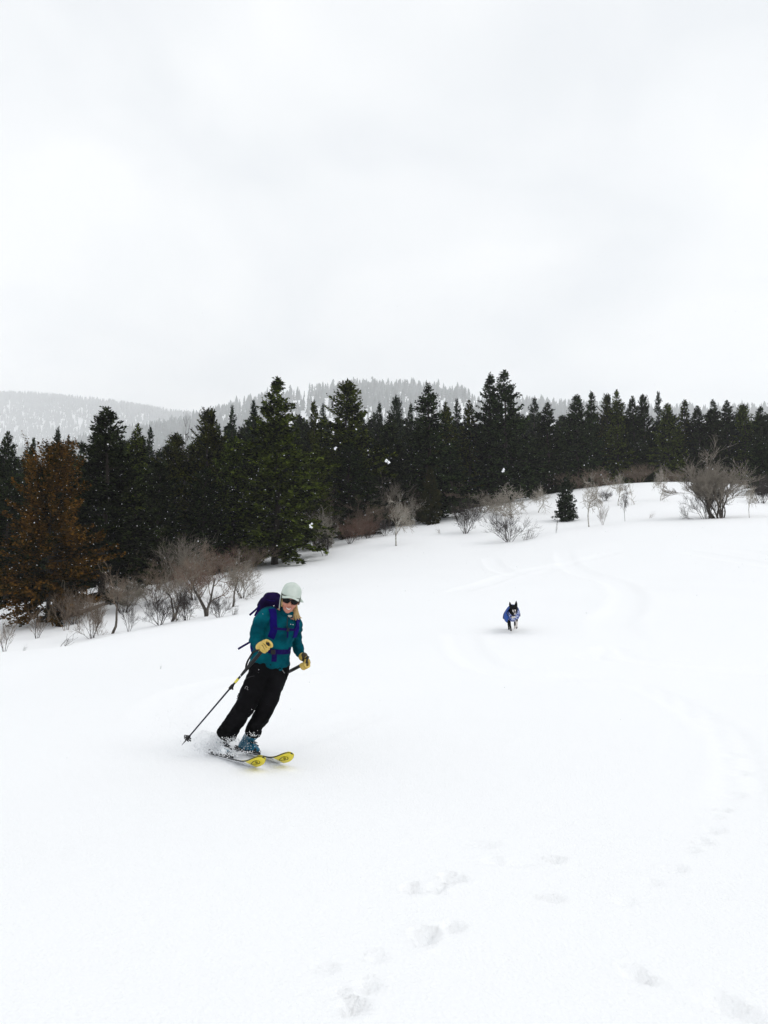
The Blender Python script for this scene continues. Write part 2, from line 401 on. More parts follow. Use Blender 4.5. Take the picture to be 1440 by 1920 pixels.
def tube_arrays(paths, sides=4):
    """paths: list of (points Nx3, radii N) -> quads"""
    V = []; Q = []; off = 0
    for pts, rad in paths:
        pts = np.asarray(pts, float); n_ = len(pts)
        tg = np.gradient(pts, axis=0); tg /= np.linalg.norm(tg, axis=1)[:, None] + 1e-9
        ref = np.array([0.31, 0.95, 0.05]) if abs(tg[0, 2]) > .9 else np.array([0, 0, 1.0])
        a = np.cross(tg, ref); a /= np.linalg.norm(a, axis=1)[:, None] + 1e-9
        b = np.cross(tg, a)
        th = np.arange(sides) * 2 * math.pi / sides
        ring = pts[:, None, :] + np.asarray(rad)[:, None, None] * (np.cos(th)[None, :, None] * a[:, None, :] + np.sin(th)[None, :, None] * b[:, None, :])
        V.append(ring.reshape(-1, 3))
        i = np.arange(n_ - 1)[:, None] * sides; j = np.arange(sides)[None, :]; j2 = (j + 1) % sides
        Q.append(np.stack([i + j, i + j2, i + sides + j2, i + sides + j], -1).reshape(-1, 4) + off)
        off += n_ * sides
    return np.concatenate(V), np.concatenate(Q)

def conifer(name, seed, h=12.0, rad=2.7, start=0.05, power=0.8, dens=1.0, limbs=300, up=0.5, lean=0.0, ragged=.35, spray=.38, gaps=0.12, fork=False):
    r = np.random.default_rng(seed)
    zz = np.linspace(-.6, h * .99, 14)
    bend = lambda z: (lean * (z / h) ** 2 * h + .08 * np.sin(z * .8 + seed), .08 * np.sin(z * .6 + 2 * seed))
    bx, by = bend(np.maximum(zz, 0))
    tr = 0.018 * h * (1 - np.clip(zz, 0, h) / h) ** .9 + .015
    tr[0] *= 1.35
    trunk_paths = [(np.stack([bx, by, zz], -1), tr)]
    K = []
    u = r.random(limbs) ** .88
    az = np.arange(limbs) * 2.39996 + r.normal(0, .5, limbs)
    lob = 1 + ragged * (np.sin(az * 2 + u * 9 + seed) * .5 + np.sin(az * 3 - u * 17 + 2.1 * seed) * .5)   # uneven sides: bulges and hollows
    for i in range(limbs):
        if r.random() < gaps: continue
        z0 = h * (start + (1 - start) * u[i])
        prof = (1 - u[i] ** 1.5) ** (power * .90) * min(1, .7 + 2.0 * u[i])
        L = rad * prof * lob[i] * r.uniform(.65, 1.25) + .18
        pitch = up * (u[i] * 1.25 - .22) + r.normal(0, .12)
        ca, sa = math.cos(az[i]), math.sin(az[i])
        cx, cy_ = bend(np.array(z0))
        ns = max(8, int(L * 40 * dens))
        s = r.uniform(.12, 1, ns) ** .8
        sag = -.22 * L * (s ** 1.6) * (1 - u[i]) + .10 * L * s ** 3
        px_ = cx + ca * L * s * math.cos(pitch); py_ = cy_ + sa * L * s * math.cos(pitch); pz_ = z0 + L * s * math.sin(pitch) + sag
        side = r.choice([-1, 1], ns) * r.uniform(.15, 1.25, ns)
        ln = spray * r.uniform(.6, 1.25, ns) * (.55 + .45 * (1 - u[i])) * (1.15 - .35 * s)
        ddx = ca * np.cos(side) - sa * np.sin(side); ddy = sa * np.cos(side) + ca * np.sin(side)
        ddz = r.normal(.02 + .35 * u[i], .32, ns) - .12 * (1 - u[i])
        D = np.stack([ddx, ddy, ddz], -1); D /= np.linalg.norm(D, axis=1)[:, None]
        B = np.stack([px_, py_, pz_], -1) + r.normal(0, .05, (ns, 3))
        nr = np.stack([r.normal(0, .6, ns), r.normal(0, .6, ns), np.ones(ns)], -1)
        W = np.cross(D, nr); W /= np.linalg.norm(W, axis=1)[:, None] + 1e-9
        w = ln * r.uniform(.22, .40, ns)
        mid = B + D * (ln * .45)[:, None]
        K.append(np.stack([B, mid + W * w[:, None], B + D * ln[:, None], mid - W * w[:, None]], 1))
        if i % 4 == 0:
            ss = np.linspace(0, .8, 4)
            trunk_paths.append((np.stack([cx + ca * L * ss * math.cos(pitch), cy_ + sa * L * ss * math.cos(pitch), z0 + L * ss * math.sin(pitch) - .22 * L * ss ** 1.6 * (1 - u[i])], -1), .03 * (1 - ss) * (1.2 - u[i]) + .006))
    # leader tuft
    nt_ = 60
    zt = h * r.uniform(.93, 1.02, nt_)
    B = np.stack([lean * h + r.normal(0, .04, nt_), .08 * np.sin(h * .6 + 2 * seed) + r.normal(0, .04, nt_), zt], -1)
    aa = r.uniform(0, 6.28, nt_); D = np.stack([np.cos(aa) * .7, np.sin(aa) * .7, np.full(nt_, .75)], -1)
    ln = .25 * r.uniform(.6, 1.2, nt_); W = np.cross(D, r.normal(0, 1, (nt_, 3))); W /= np.linalg.norm(W, axis=1)[:, None]
    mid = B + D * (ln * .45)[:, None]; w = ln * .2
    K.append(np.stack([B, mid + W * w[:, None], B + D * ln[:, None], mid - W * w[:, None]], 1))
    K = np.concatenate(K)
    cm = np_mesh(name + '_crown', K.reshape(-1, 3), np.arange(len(K) * 4).reshape(-1, 4))
    tv, tq = tube_arrays(trunk_paths, 6)
    tm = np_mesh(name + '_trunk', tv, tq)
    tm.materials.append(M_BARK)
    tm.polygons.foreach_set('use_smooth', [True] * len(tm.polygons))
    co = K.reshape(-1, 3)
    return dict(trunk=tm, crown=cm, h=float(h * 1.01), w=float(2 * np.percentile(np.hypot(co[:, 0], co[:, 1]), 99)))

def dress(o, m):
    """a material on the object, so that alike pieces share one mesh"""
    if not o.data.materials: o.data.materials.append(m)
    o.material_slots[0].link = 'OBJECT'; o.material_slots[0].material = m
    return o
VAR = {
    'tall': conifer('tall', 1, 12, 2.7, .05, .95, 1.0, 380, .5, ragged=.4),
    'broad': conifer('broad', 2, 12, 3.1, .03, .8, 1.0, 400, .55, ragged=.42, gaps=.08),
    'cone': conifer('cone', 3, 12, 2.4, .03, 1.0, 1.0, 360, .45, ragged=.3),
    'lumpy': conifer('lumpy', 4, 12, 2.7, .05, .72, 1.0, 360, .7, ragged=.55, gaps=.15),
    'narrow': conifer('narrow', 5, 12, 1.75, .04, .9, 1.1, 340, .6, ragged=.4),
    'tier': conifer('tier', 6, 12, 2.6, .05, 1.1, 1.0, 320, .35, ragged=.45, gaps=.12, spray=.38),
    'sparse': conifer('sparse', 7, 12, 1.9, .08, .95, .9, 240, .5, ragged=.45, gaps=.2),
    'young': conifer('young', 8, 3.6, 1.0, .03, .95, 1.5, 210, .7, ragged=.3, spray=.26),
    'rust': conifer('rust', 9, 6.5, 2.1, .07, .45, 1.5, 400, 1.0, ragged=.5, spray=.24, gaps=.08),
}
# the deeper wood behind the front row: one mass, scattered by geometry nodes from unlinked trees
def wood():
    src = bpy.data.collections.new('wood_trees')
    for k, v in enumerate(('broad', 'cone', 'lumpy', 'narrow', 'tier', 'tall')):
        src.objects.link(dress(bpy.data.objects.new('wood_tree', VAR[v]['crown']), M_WOOD))
    r = np.random.default_rng(23); n = 5000
    x = r.uniform(-330, 340, n); y = 60 + 430 * r.random(n) ** 1.6
    lim = np.interp(720 + x / y * F, (-50, 100, 300, 400, 520, 700, 900, 1050, 1200, 1440, 1500), (848, 846, 820, 797, 784, 779, 776, 780, 766, 770, 770))
    first = np.interp(720 + x / y * F, (-50, 200, 400, 600, 800, 1000, 1440), (50, 52, 56, 64, 72, 86, 96))
    base = gz(x, y); top = 1.6 + y * (1100 - lim - r.uniform(-12, 40, n)) / F
    h = top - base
    keep = (np.abs(x) < y * .55 + 6) & (h > 5) & (h < 30) & (y > first)
    x, y, base, h = x[keep][:900], y[keep][:900], base[keep][:900], h[keep][:900]
    n = len(x)
    me = bpy.data.meshes.new('conifer_wood'); me.from_pydata([(a, b_, c_ - .3) for a, b_, c_ in zip(x, y, base)], [], [])
    def attr(nm, tp, key, val):
        at_ = me.attributes.new(nm, tp, 'POINT'); at_.data.foreach_set(key, np.asarray(val, np.float32 if tp != 'INT' else np.int32).ravel())
    attr('pick', 'INT', 'value', r.integers(0, 6, n)); attr('turn', 'FLOAT_VECTOR', 'vector', np.stack([r.normal(0, .02, n), r.normal(0, .02, n), r.uniform(0, 6.28, n)], -1))
    s = h / 12.1; w = s * r.uniform(.85, 1.25, n)
    attr('size', 'FLOAT_VECTOR', 'vector', np.stack([w, w, s], -1))
    g = bpy.data.node_groups.new('scatter_wood', 'GeometryNodeTree')
    g.interface.new_socket('Geometry', in_out='INPUT', socket_type='NodeSocketGeometry'); g.interface.new_socket('Geometry', in_out='OUTPUT', socket_type='NodeSocketGeometry')
    gi = g.nodes.new('NodeGroupInput'); go = g.nodes.new('NodeGroupOutput'); ip = g.nodes.new('GeometryNodeInstanceOnPoints'); ci = g.nodes.new('GeometryNodeCollectionInfo')
    ci.inputs['Collection'].default_value = src; ci.inputs['Separate Children'].default_value = True; ci.inputs['Reset Children'].default_value = True
    ip.inputs['Pick Instance'].default_value = True
    g.links.new(gi.outputs[0], ip.inputs['Points']); g.links.new(ci.outputs[0], ip.inputs['Instance'])
    for nm, tp, sk in (('pick', 'INT', 'Instance Index'), ('turn', 'FLOAT_VECTOR', 'Rotation'), ('size', 'FLOAT_VECTOR', 'Scale')):
        na = g.nodes.new('GeometryNodeInputNamedAttribute'); na.data_type = tp; na.inputs['Name'].default_value = nm
        g.links.new(na.outputs['Attribute'], ip.inputs[sk])
    g.links.new(ip.outputs[0], go.inputs[0])
    o = link('conifer_wood', me)
    md = o.modifiers.new('wood', 'NODES'); md.node_group = g
    tag(o, 'deep conifer wood filling the valley behind the front row of firs', 'forest', kind='stuff')
wood()
def plant(name, label, cat, var, px, top, Y, wpx, m, rot=None, base=None, group=None, sink=.15):
    v = VAR[var]
    t = P(px, top, Y)
    b = hit(*base) if base else Vector((t.x, Y, gz1(t.x, Y)))
    if base:
        t = P(px, top, b.y)
    b.z -= sink
    hh = max(1.0, t.z - b.z); ww = wpx / F * b.y
    root = empty(name, b)
    root.rotation_euler = (0, 0, rot if rot is not None else (px * 1.7) % 6.28)
    root.scale = (ww / v['w'], ww / v['w'], hh / v['h'])
    link('trunk', v['trunk'], None, root)
    dress(link('crown', v['crown'], None, root), m)
    return tag(root, label, cat, group or 'conifers along the edge of the snow slope')

T = [  # name, label, variant, x, top, distance, width, material
    ('fir_tree', 'tall full fir rising straight above and behind the skier, skirt reaching the snow', 'tall', 522, 712, 46, 178, M_FIR),
    ('fir_tree', 'broad black fir between the rusty tree and the skier, top against the pale hill', 'broad', 203, 768, 37, 190, M_FIRD),
    ('fir_tree', 'pointed dark fir at the very edge of the picture beside the rusty tree', 'cone', 14, 812, 48, 95, M_FIRD),
    ('fir_tree', 'small black pointed fir just above the rusty tree', 'cone', 63, 824, 52, 56, M_FIRD),
    ('fir_tree', 'slim bluish fir above the rusty tree, the taller of two twins', 'narrow', 109, 805, 66, 50, M_BLUE),
    ('fir_tree', 'thin bluish fir above the rusty tree, the shorter of two twins', 'sparse', 128, 819, 68, 36, M_BLUE),
    ('fir_tree', 'short bluish fir in the gap left of the broad black fir', 'narrow', 152, 830, 70, 46, M_BLUE),
    ('fir_tree', 'dark fir touching the right flank of the broad black fir, blunt top', 'cone', 258, 797, 48, 80, M_FIR),
    ('fir_tree', 'slender fir peeking over the blunt fir beside the broad black one', 'narrow', 281, 803, 62, 44, M_BLUE),
    ('fir_tree', 'low rounded conifer below the bare snag on the pale ridge', 'lumpy', 330, 816, 50, 105, M_FIR),
    ('fir_tree', 'olive fir with ragged twin top, left neighbour of the slim pale fir', 'lumpy', 392, 768, 50, 120, M_FIR),
    ('fir_tree', 'slim pale fir with thin tip, between the ragged twin top and the tall full fir', 'sparse', 437, 762, 62, 46, M_BLUE),
    ('fir_tree', 'neat pointed bluish fir close to the left side of the tall full fir', 'cone', 475, 754, 66, 62, M_BLUE),
    ('fir_tree', 'short dark conifer filling below the slim pale fir', 'broad', 440, 822, 47, 115, M_FIR),
    ('fir_tree', 'fir with a forked top just right of the tall full fir', 'narrow', 590, 754, 66, 56, M_FIR),
    ('fir_tree', 'thin-tipped fir tucked behind the forked top fir', 'sparse', 606, 760, 74, 40, M_BLUE),
    ('fir_tree', 'low olive conifer at the right foot of the tall full fir', 'lumpy', 590, 850, 52, 90, M_FIR),
    ('fir_tree', 'large round-shouldered fir with a lacy crown, second tallest in the middle', 'lumpy', 650, 717, 58, 145, M_FIR),
    ('fir_tree', 'small fir tip at the right shoulder of the lacy crowned fir', 'narrow', 710, 757, 72, 42, M_BLUE),
    ('fir_tree', 'pale grey-green fir with a flat open top in the middle of the wood', 'lumpy', 742, 745, 84, 62, M_BLUE),
    ('fir_tree', 'short fir with spiky tip, right of the pale flat-topped fir', 'narrow', 769, 758, 78, 36, M_BLUE),
    ('fir_tree', 'black steeple fir standing between the lacy crowned fir and the twin giants', 'tier', 803, 722, 60, 128, M_FIRD),
    ('fir_tree', 'dark conifer filling the wood in front of the pale flat-topped fir', 'broad', 728, 815, 60, 110, M_FIRD),
    ('fir_tree', 'green conifer at the right shoulder of the black steeple fir', 'cone', 836, 756, 70, 62, M_FIR),
    ('fir_tree', 'pale thin fir rising behind the steeple fir, near the twin giants', 'sparse', 858, 749, 88, 44, M_BLUE),
    ('fir_tree', 'green fir touching the left side of the twin giants', 'cone', 880, 752, 74, 60, M_FIR),
    ('fir_tree', 'taller of the two giant firs standing together, rightmost top', 'tall', 946, 697, 72, 118, M_FIRD),
    ('fir_tree', 'slightly lower of the two giant firs standing together, narrow top', 'narrow', 917, 703, 73, 78, M_FIRD),
    ('fir_tree', 'black fir standing free just right of the two giant firs', 'cone', 1026, 756, 76, 70, M_FIRD),
    ('fir_tree', 'pale fir seen in the gap right of the two giant firs', 'sparse', 1000, 748, 110, 60, M_BLUE),
    ('fir_tree', 'wide dark fir opening the long row above the aspen thicket', 'broad', 1080, 742, 82, 84, M_FIRD),
    ('fir_tree', 'slender pointed fir, second of the long row above the aspen thicket', 'narrow', 1108, 736, 84, 46, M_FIRD),
    ('fir_tree', 'green fir with bushy top, third of the long row above the thicket', 'lumpy', 1138, 740, 88, 60, M_FIR),
    ('fir_tree', 'tallest pointed fir of the long row above the aspen thicket', 'tall', 1156, 733, 86, 64, M_FIR),
    ('fir_tree', 'dark fir right beside the tallest of the long row', 'cone', 1186, 744, 86, 58, M_FIRD),
    ('fir_tree', 'dark fir with double tip in the middle of the long row', 'lumpy', 1206, 742, 88, 58, M_FIRD),
    ('fir_tree', 'pale thin fir poking out behind the long row', 'sparse', 1233, 736, 104, 40, M_BLUE),
    ('fir_tree', 'green fir with flat top, in front of the pale poking fir', 'broad', 1250, 758, 86, 68, M_FIR),
    ('fir_tree', 'narrow fir tip between the flat green top and the bare round bush', 'narrow', 1282, 751, 88, 50, M_FIR),
    ('fir_tree', 'dark cone-shaped fir left above the bare round bush', 'cone', 1308, 762, 86, 64, M_FIRD),
    ('fir_tree', 'dark fir directly above the bare round bush, sharp tip', 'tall', 1336, 751, 86, 62, M_FIRD),
    ('fir_tree', 'dark fir directly above the bare round bush, blunt tip', 'cone', 1362, 752, 87, 60, M_FIRD),
    ('fir_tree', 'green fir right above the bare round bush, next to last in the row', 'lumpy', 1394, 760, 86, 66, M_FIR),
    ('fir_tree', 'last fir of the row, cut by the picture edge above the bare round bush', 'tall', 1426, 764, 82, 70, M_FIRD),
    ('fir_tree', 'low black fir beside the bare round bush at the picture edge', 'broad', 1428, 830, 68, 70, M_FIRD),
    ('fir_tree', 'dark fir filling the wood behind the low olive conifer and the red twigs', 'broad', 655, 830, 56, 120, M_FIRD),
    ('fir_tree', 'short black fir at the foot of the steeple fir, behind the aspens', 'cone', 845, 830, 66, 80, M_FIRD),
    ('fir_tree', 'dark conifer low behind the rusty tree at the picture edge', 'broad', 20, 905, 42, 130, M_FIRD),
    ('fir_tree', 'black conifer filling the wood right of the broad black fir, above the grey thicket', 'broad', 300, 868, 44, 130, M_FIRD),
    ('fir_tree', 'dark conifer low in the wood beneath the ragged twin top fir', 'broad', 385, 880, 45, 120, M_FIRD),
]
for nm, lab, var, px, top, Y, w, m in T:
    plant(nm, lab, 'tree', var, px, top, Y, w * 1.25, m)
jun = plant('juniper_tree', 'rusty brown and olive evergreen on the snow bank, dying needles, short trunk', 'tree', 'rust', 90, 852, 30, 212, M_RUST, base=(88, 1168))
rj = np.random.default_rng(31)
for k in range(6):
    a = rj.uniform(0, 6.28); q0 = rj.uniform(.2, 1.1); z0 = rj.uniform(1.0, 2.6); z1 = z0 + rj.uniform(1.6, 3.0)
    zz = np.linspace(z0, min(z1, 6.2), 7); ff = np.linspace(.5, 1, 7)
    pts = np.stack([math.cos(a) * q0 * ff + .05 * np.sin(zz * 2 + k), -abs(math.sin(a)) * q0 * ff - .45, zz], -1)
    link('dead_stem', np_mesh('dead_stem', *tube_arrays([(pts, np.linspace(.028, .008, 7))], 5)), M_DEAD, jun)
plant('young_fir', 'small bushy dark green fir alone on the open snow among the aspens', 'tree', 'young', 1062, 898, 55, 46, M_BLUE, base=(1062, 977), group='young conifers')
plant('young_fir', 'slim young fir in front of the black steeple fir, base on the snow', 'tree', 'young', 808, 880, 55, 46, M_YOUNG, base=(808, 982), group='young conifers')
plant('young_fir', 'brownish young fir between the steeple fir and the twin giants', 'tree', 'young', 876, 878, 62, 44, M_RUST, base=(876, 952), group='young conifers')
plant('young_fir', 'faint young fir beside the slim one in front of the steeple fir', 'tree', 'young', 787, 872, 60, 32, M_YOUNG, group='young conifers')

# ------------------------------------------------------------------ bare shrubs and saplings
M_TWIG = mat('grey_brown_twigs', (0.105, 0.076, 0.056), (0.21, 0.165, 0.125), scale=3, rough=0.95)
M_TWIGD = mat('dark_twigs', (0.028, 0.023, 0.023), (0.065, 0.055, 0.05), scale=3, rough=0.95)
M_TWIGR = mat('reddish_twigs', (0.13, 0.068, 0.05), (0.19, 0.13, 0.10), scale=2, rough=0.95)
M_TWIGP = mat('ash_grey_twigs', (0.15, 0.13, 0.105), (0.27, 0.24, 0.20), scale=3, rough=0.95)
M_PALE = mat('pale_twigs', (0.26, 0.23, 0.19), (0.4, 0.37, 0.32), scale=4, rough=0.95)
M_ASPEN = mat('aspen_bark', (0.055, 0.05, 0.045), (0.5, 0.48, 0.43), scale=5, rough=0.9, lo=.40, hi=.5, stretch=(1, 1, 2.5), bump=.3)
M_BARKG = mat('gnarled_bark', (0.03, 0.025, 0.022), (0.11, 0.095, 0.08), scale=6, rough=.95, bump=.6, stretch=(1, 1, .3))

def grow(r, paths, p, d, L, rad, depth, curl, spread, kids, upness, minr=.004):
    n_ = max(3, int(4 + L * 2)); pts = [p]; dd = d / np.linalg.norm(d)
    for _ in range(n_):
        dd = dd + r.normal(0, curl, 3) + np.array([0, 0, upness]) / n_
        dd /= np.linalg.norm(dd)
        pts.append(pts[-1] + dd * L / n_)
    rr = np.linspace(rad, max(minr, rad * (.45 if depth > 0 else .3)), n_ + 1)
    paths.append((np.array(pts), rr, depth))
    if depth == 0: return
    for k in range(kids):
        f = r.uniform(.3, 1.0); i = min(n_, max(1, int(round(f * n_))))
        ax = r.normal(0, 1, 3); ax -= ax.dot(dd) * dd; ax /= np.linalg.norm(ax)
        nd = dd * math.cos(spread) + ax * math.sin(spread) * r.uniform(.7, 1.3)
        grow(r, paths, pts[i], nd, L * r.uniform(.45, .75), max(minr, rr[i] * .65), depth - 1, curl, spread, kids, upness, minr)

def shrub(name, seed, stems, h, fan, rad, depth=3, curl=.14, spread=.55, kids=4, upness=.35, minr=.005, base_r=.12):
    r = np.random.default_rng(seed); paths = []
    for s in range(stems):
        a = r.uniform(0, 6.28); q = r.uniform(0, 1) ** .6 * fan
        d = np.array([math.cos(a) * math.sin(q), math.sin(a) * math.sin(q), math.cos(q)])
        p = np.array([math.cos(a) * base_r * r.random(), math.sin(a) * base_r * r.random(), -.15])
        grow(r, paths, p, d, h * r.uniform(.45, .7), rad * r.uniform(.7, 1.2), depth, curl, spread, kids, upness, minr)
    main = [(p, q) for p, q, dp in paths if dp == depth]; tw = [(p, q) for p, q, dp in paths if dp < depth]
    allp = np.concatenate([p for p, q in main + tw])
    hh = float(allp[:, 2].max()); ww = float(np.percentile(np.hypot(allp[:, 0], allp[:, 1]), 98) * 2)
    mm = [np_mesh(name + '_stem', *tube_arrays([b], 6)) for b in main]
    tm = np_mesh(name + '_twigs', *tube_arrays(tw, 3))
    return dict(stems=mm, twigs=tm, h=hh, w=ww)
SH = {
    'brush': shrub('brush', 21, 10, 4.2, .55, .03, 3, .14, .6, 5, .25, minr=.006, base_r=.8),
    'bush': shrub('bush', 1, 12, 2.0, .85, .018, 3, .12, .55, 5, .3, minr=.004),
    'bush2': shrub('bush2', 2, 11, 2.0, 1.15, .020, 3, .14, .6, 5, .45, minr=.004),
    'thin': shrub('thin', 3, 7, 1.6, .6, .014, 2, .09, .5, 5, .3),
    'sprig': shrub('sprig', 4, 3, .9, .7, .010, 1, .12, .6, 5, .1, minr=.004),
    'crook': shrub('crook', 5, 1, 3.6, .35, .085, 4, .22, .75, 4, .25, minr=.006),
    'crook2': shrub('crook2', 6, 2, 3.4, .6, .075, 4, .24, .8, 4, .2, minr=.006),
    'crook3': shrub('crook3', 12, 2, 3.4, .5, .08, 4, .2, .7, 4, .3, minr=.006),
    'aspen': shrub('aspen', 7, 1, 4.4, .08, .075, 3, .12, .85, 7, .1, minr=.012),
    'aspen2': shrub('aspen2', 8, 1, 4.2, .12, .085, 3, .24, 1.0, 7, 0, minr=.013),
    'curl': shrub('curl', 9, 7, 2.4, .8, .03, 3, .26, .8, 5, .1, minr=.009),
    'round': shrub('round', 10, 12, 5.2, .5, .075, 4, .11, .45, 5, .3, minr=.009, base_r=1.0),
}
def bare(name, label, cat, var, px, top, base, wpx, m, mstem=None, group='bare shrubs on the snow bank', rot=0.0, lean=0.0, Y=None):
    v = SH[var]
    b = hit(*base) if Y is None else Vector((P(px, top, Y).x, Y, gz1(P(px, top, Y).x, Y)))
    hh = P(px, top, b.y).z - b.z; ww = wpx / F * b.y
    root = empty(name, b)
    root.rotation_euler = (0, lean, 0)
    e = rot + (px * .9) % 6.28
    st, tw = v['stems'], v['twigs']
    sc_ = Matrix.Diagonal((ww / v['w'], ww / v['w'], hh / v['h'], 1)) @ Matrix.Rotation(e, 4, 'Z')
    for s in st:
        o = dress(link('stem', s, None, root), mstem or m); o.matrix_local = sc_
    o = dress(link('twigs', tw, None, root), m); o.matrix_local = sc_
    return tag(root, label, cat, group)

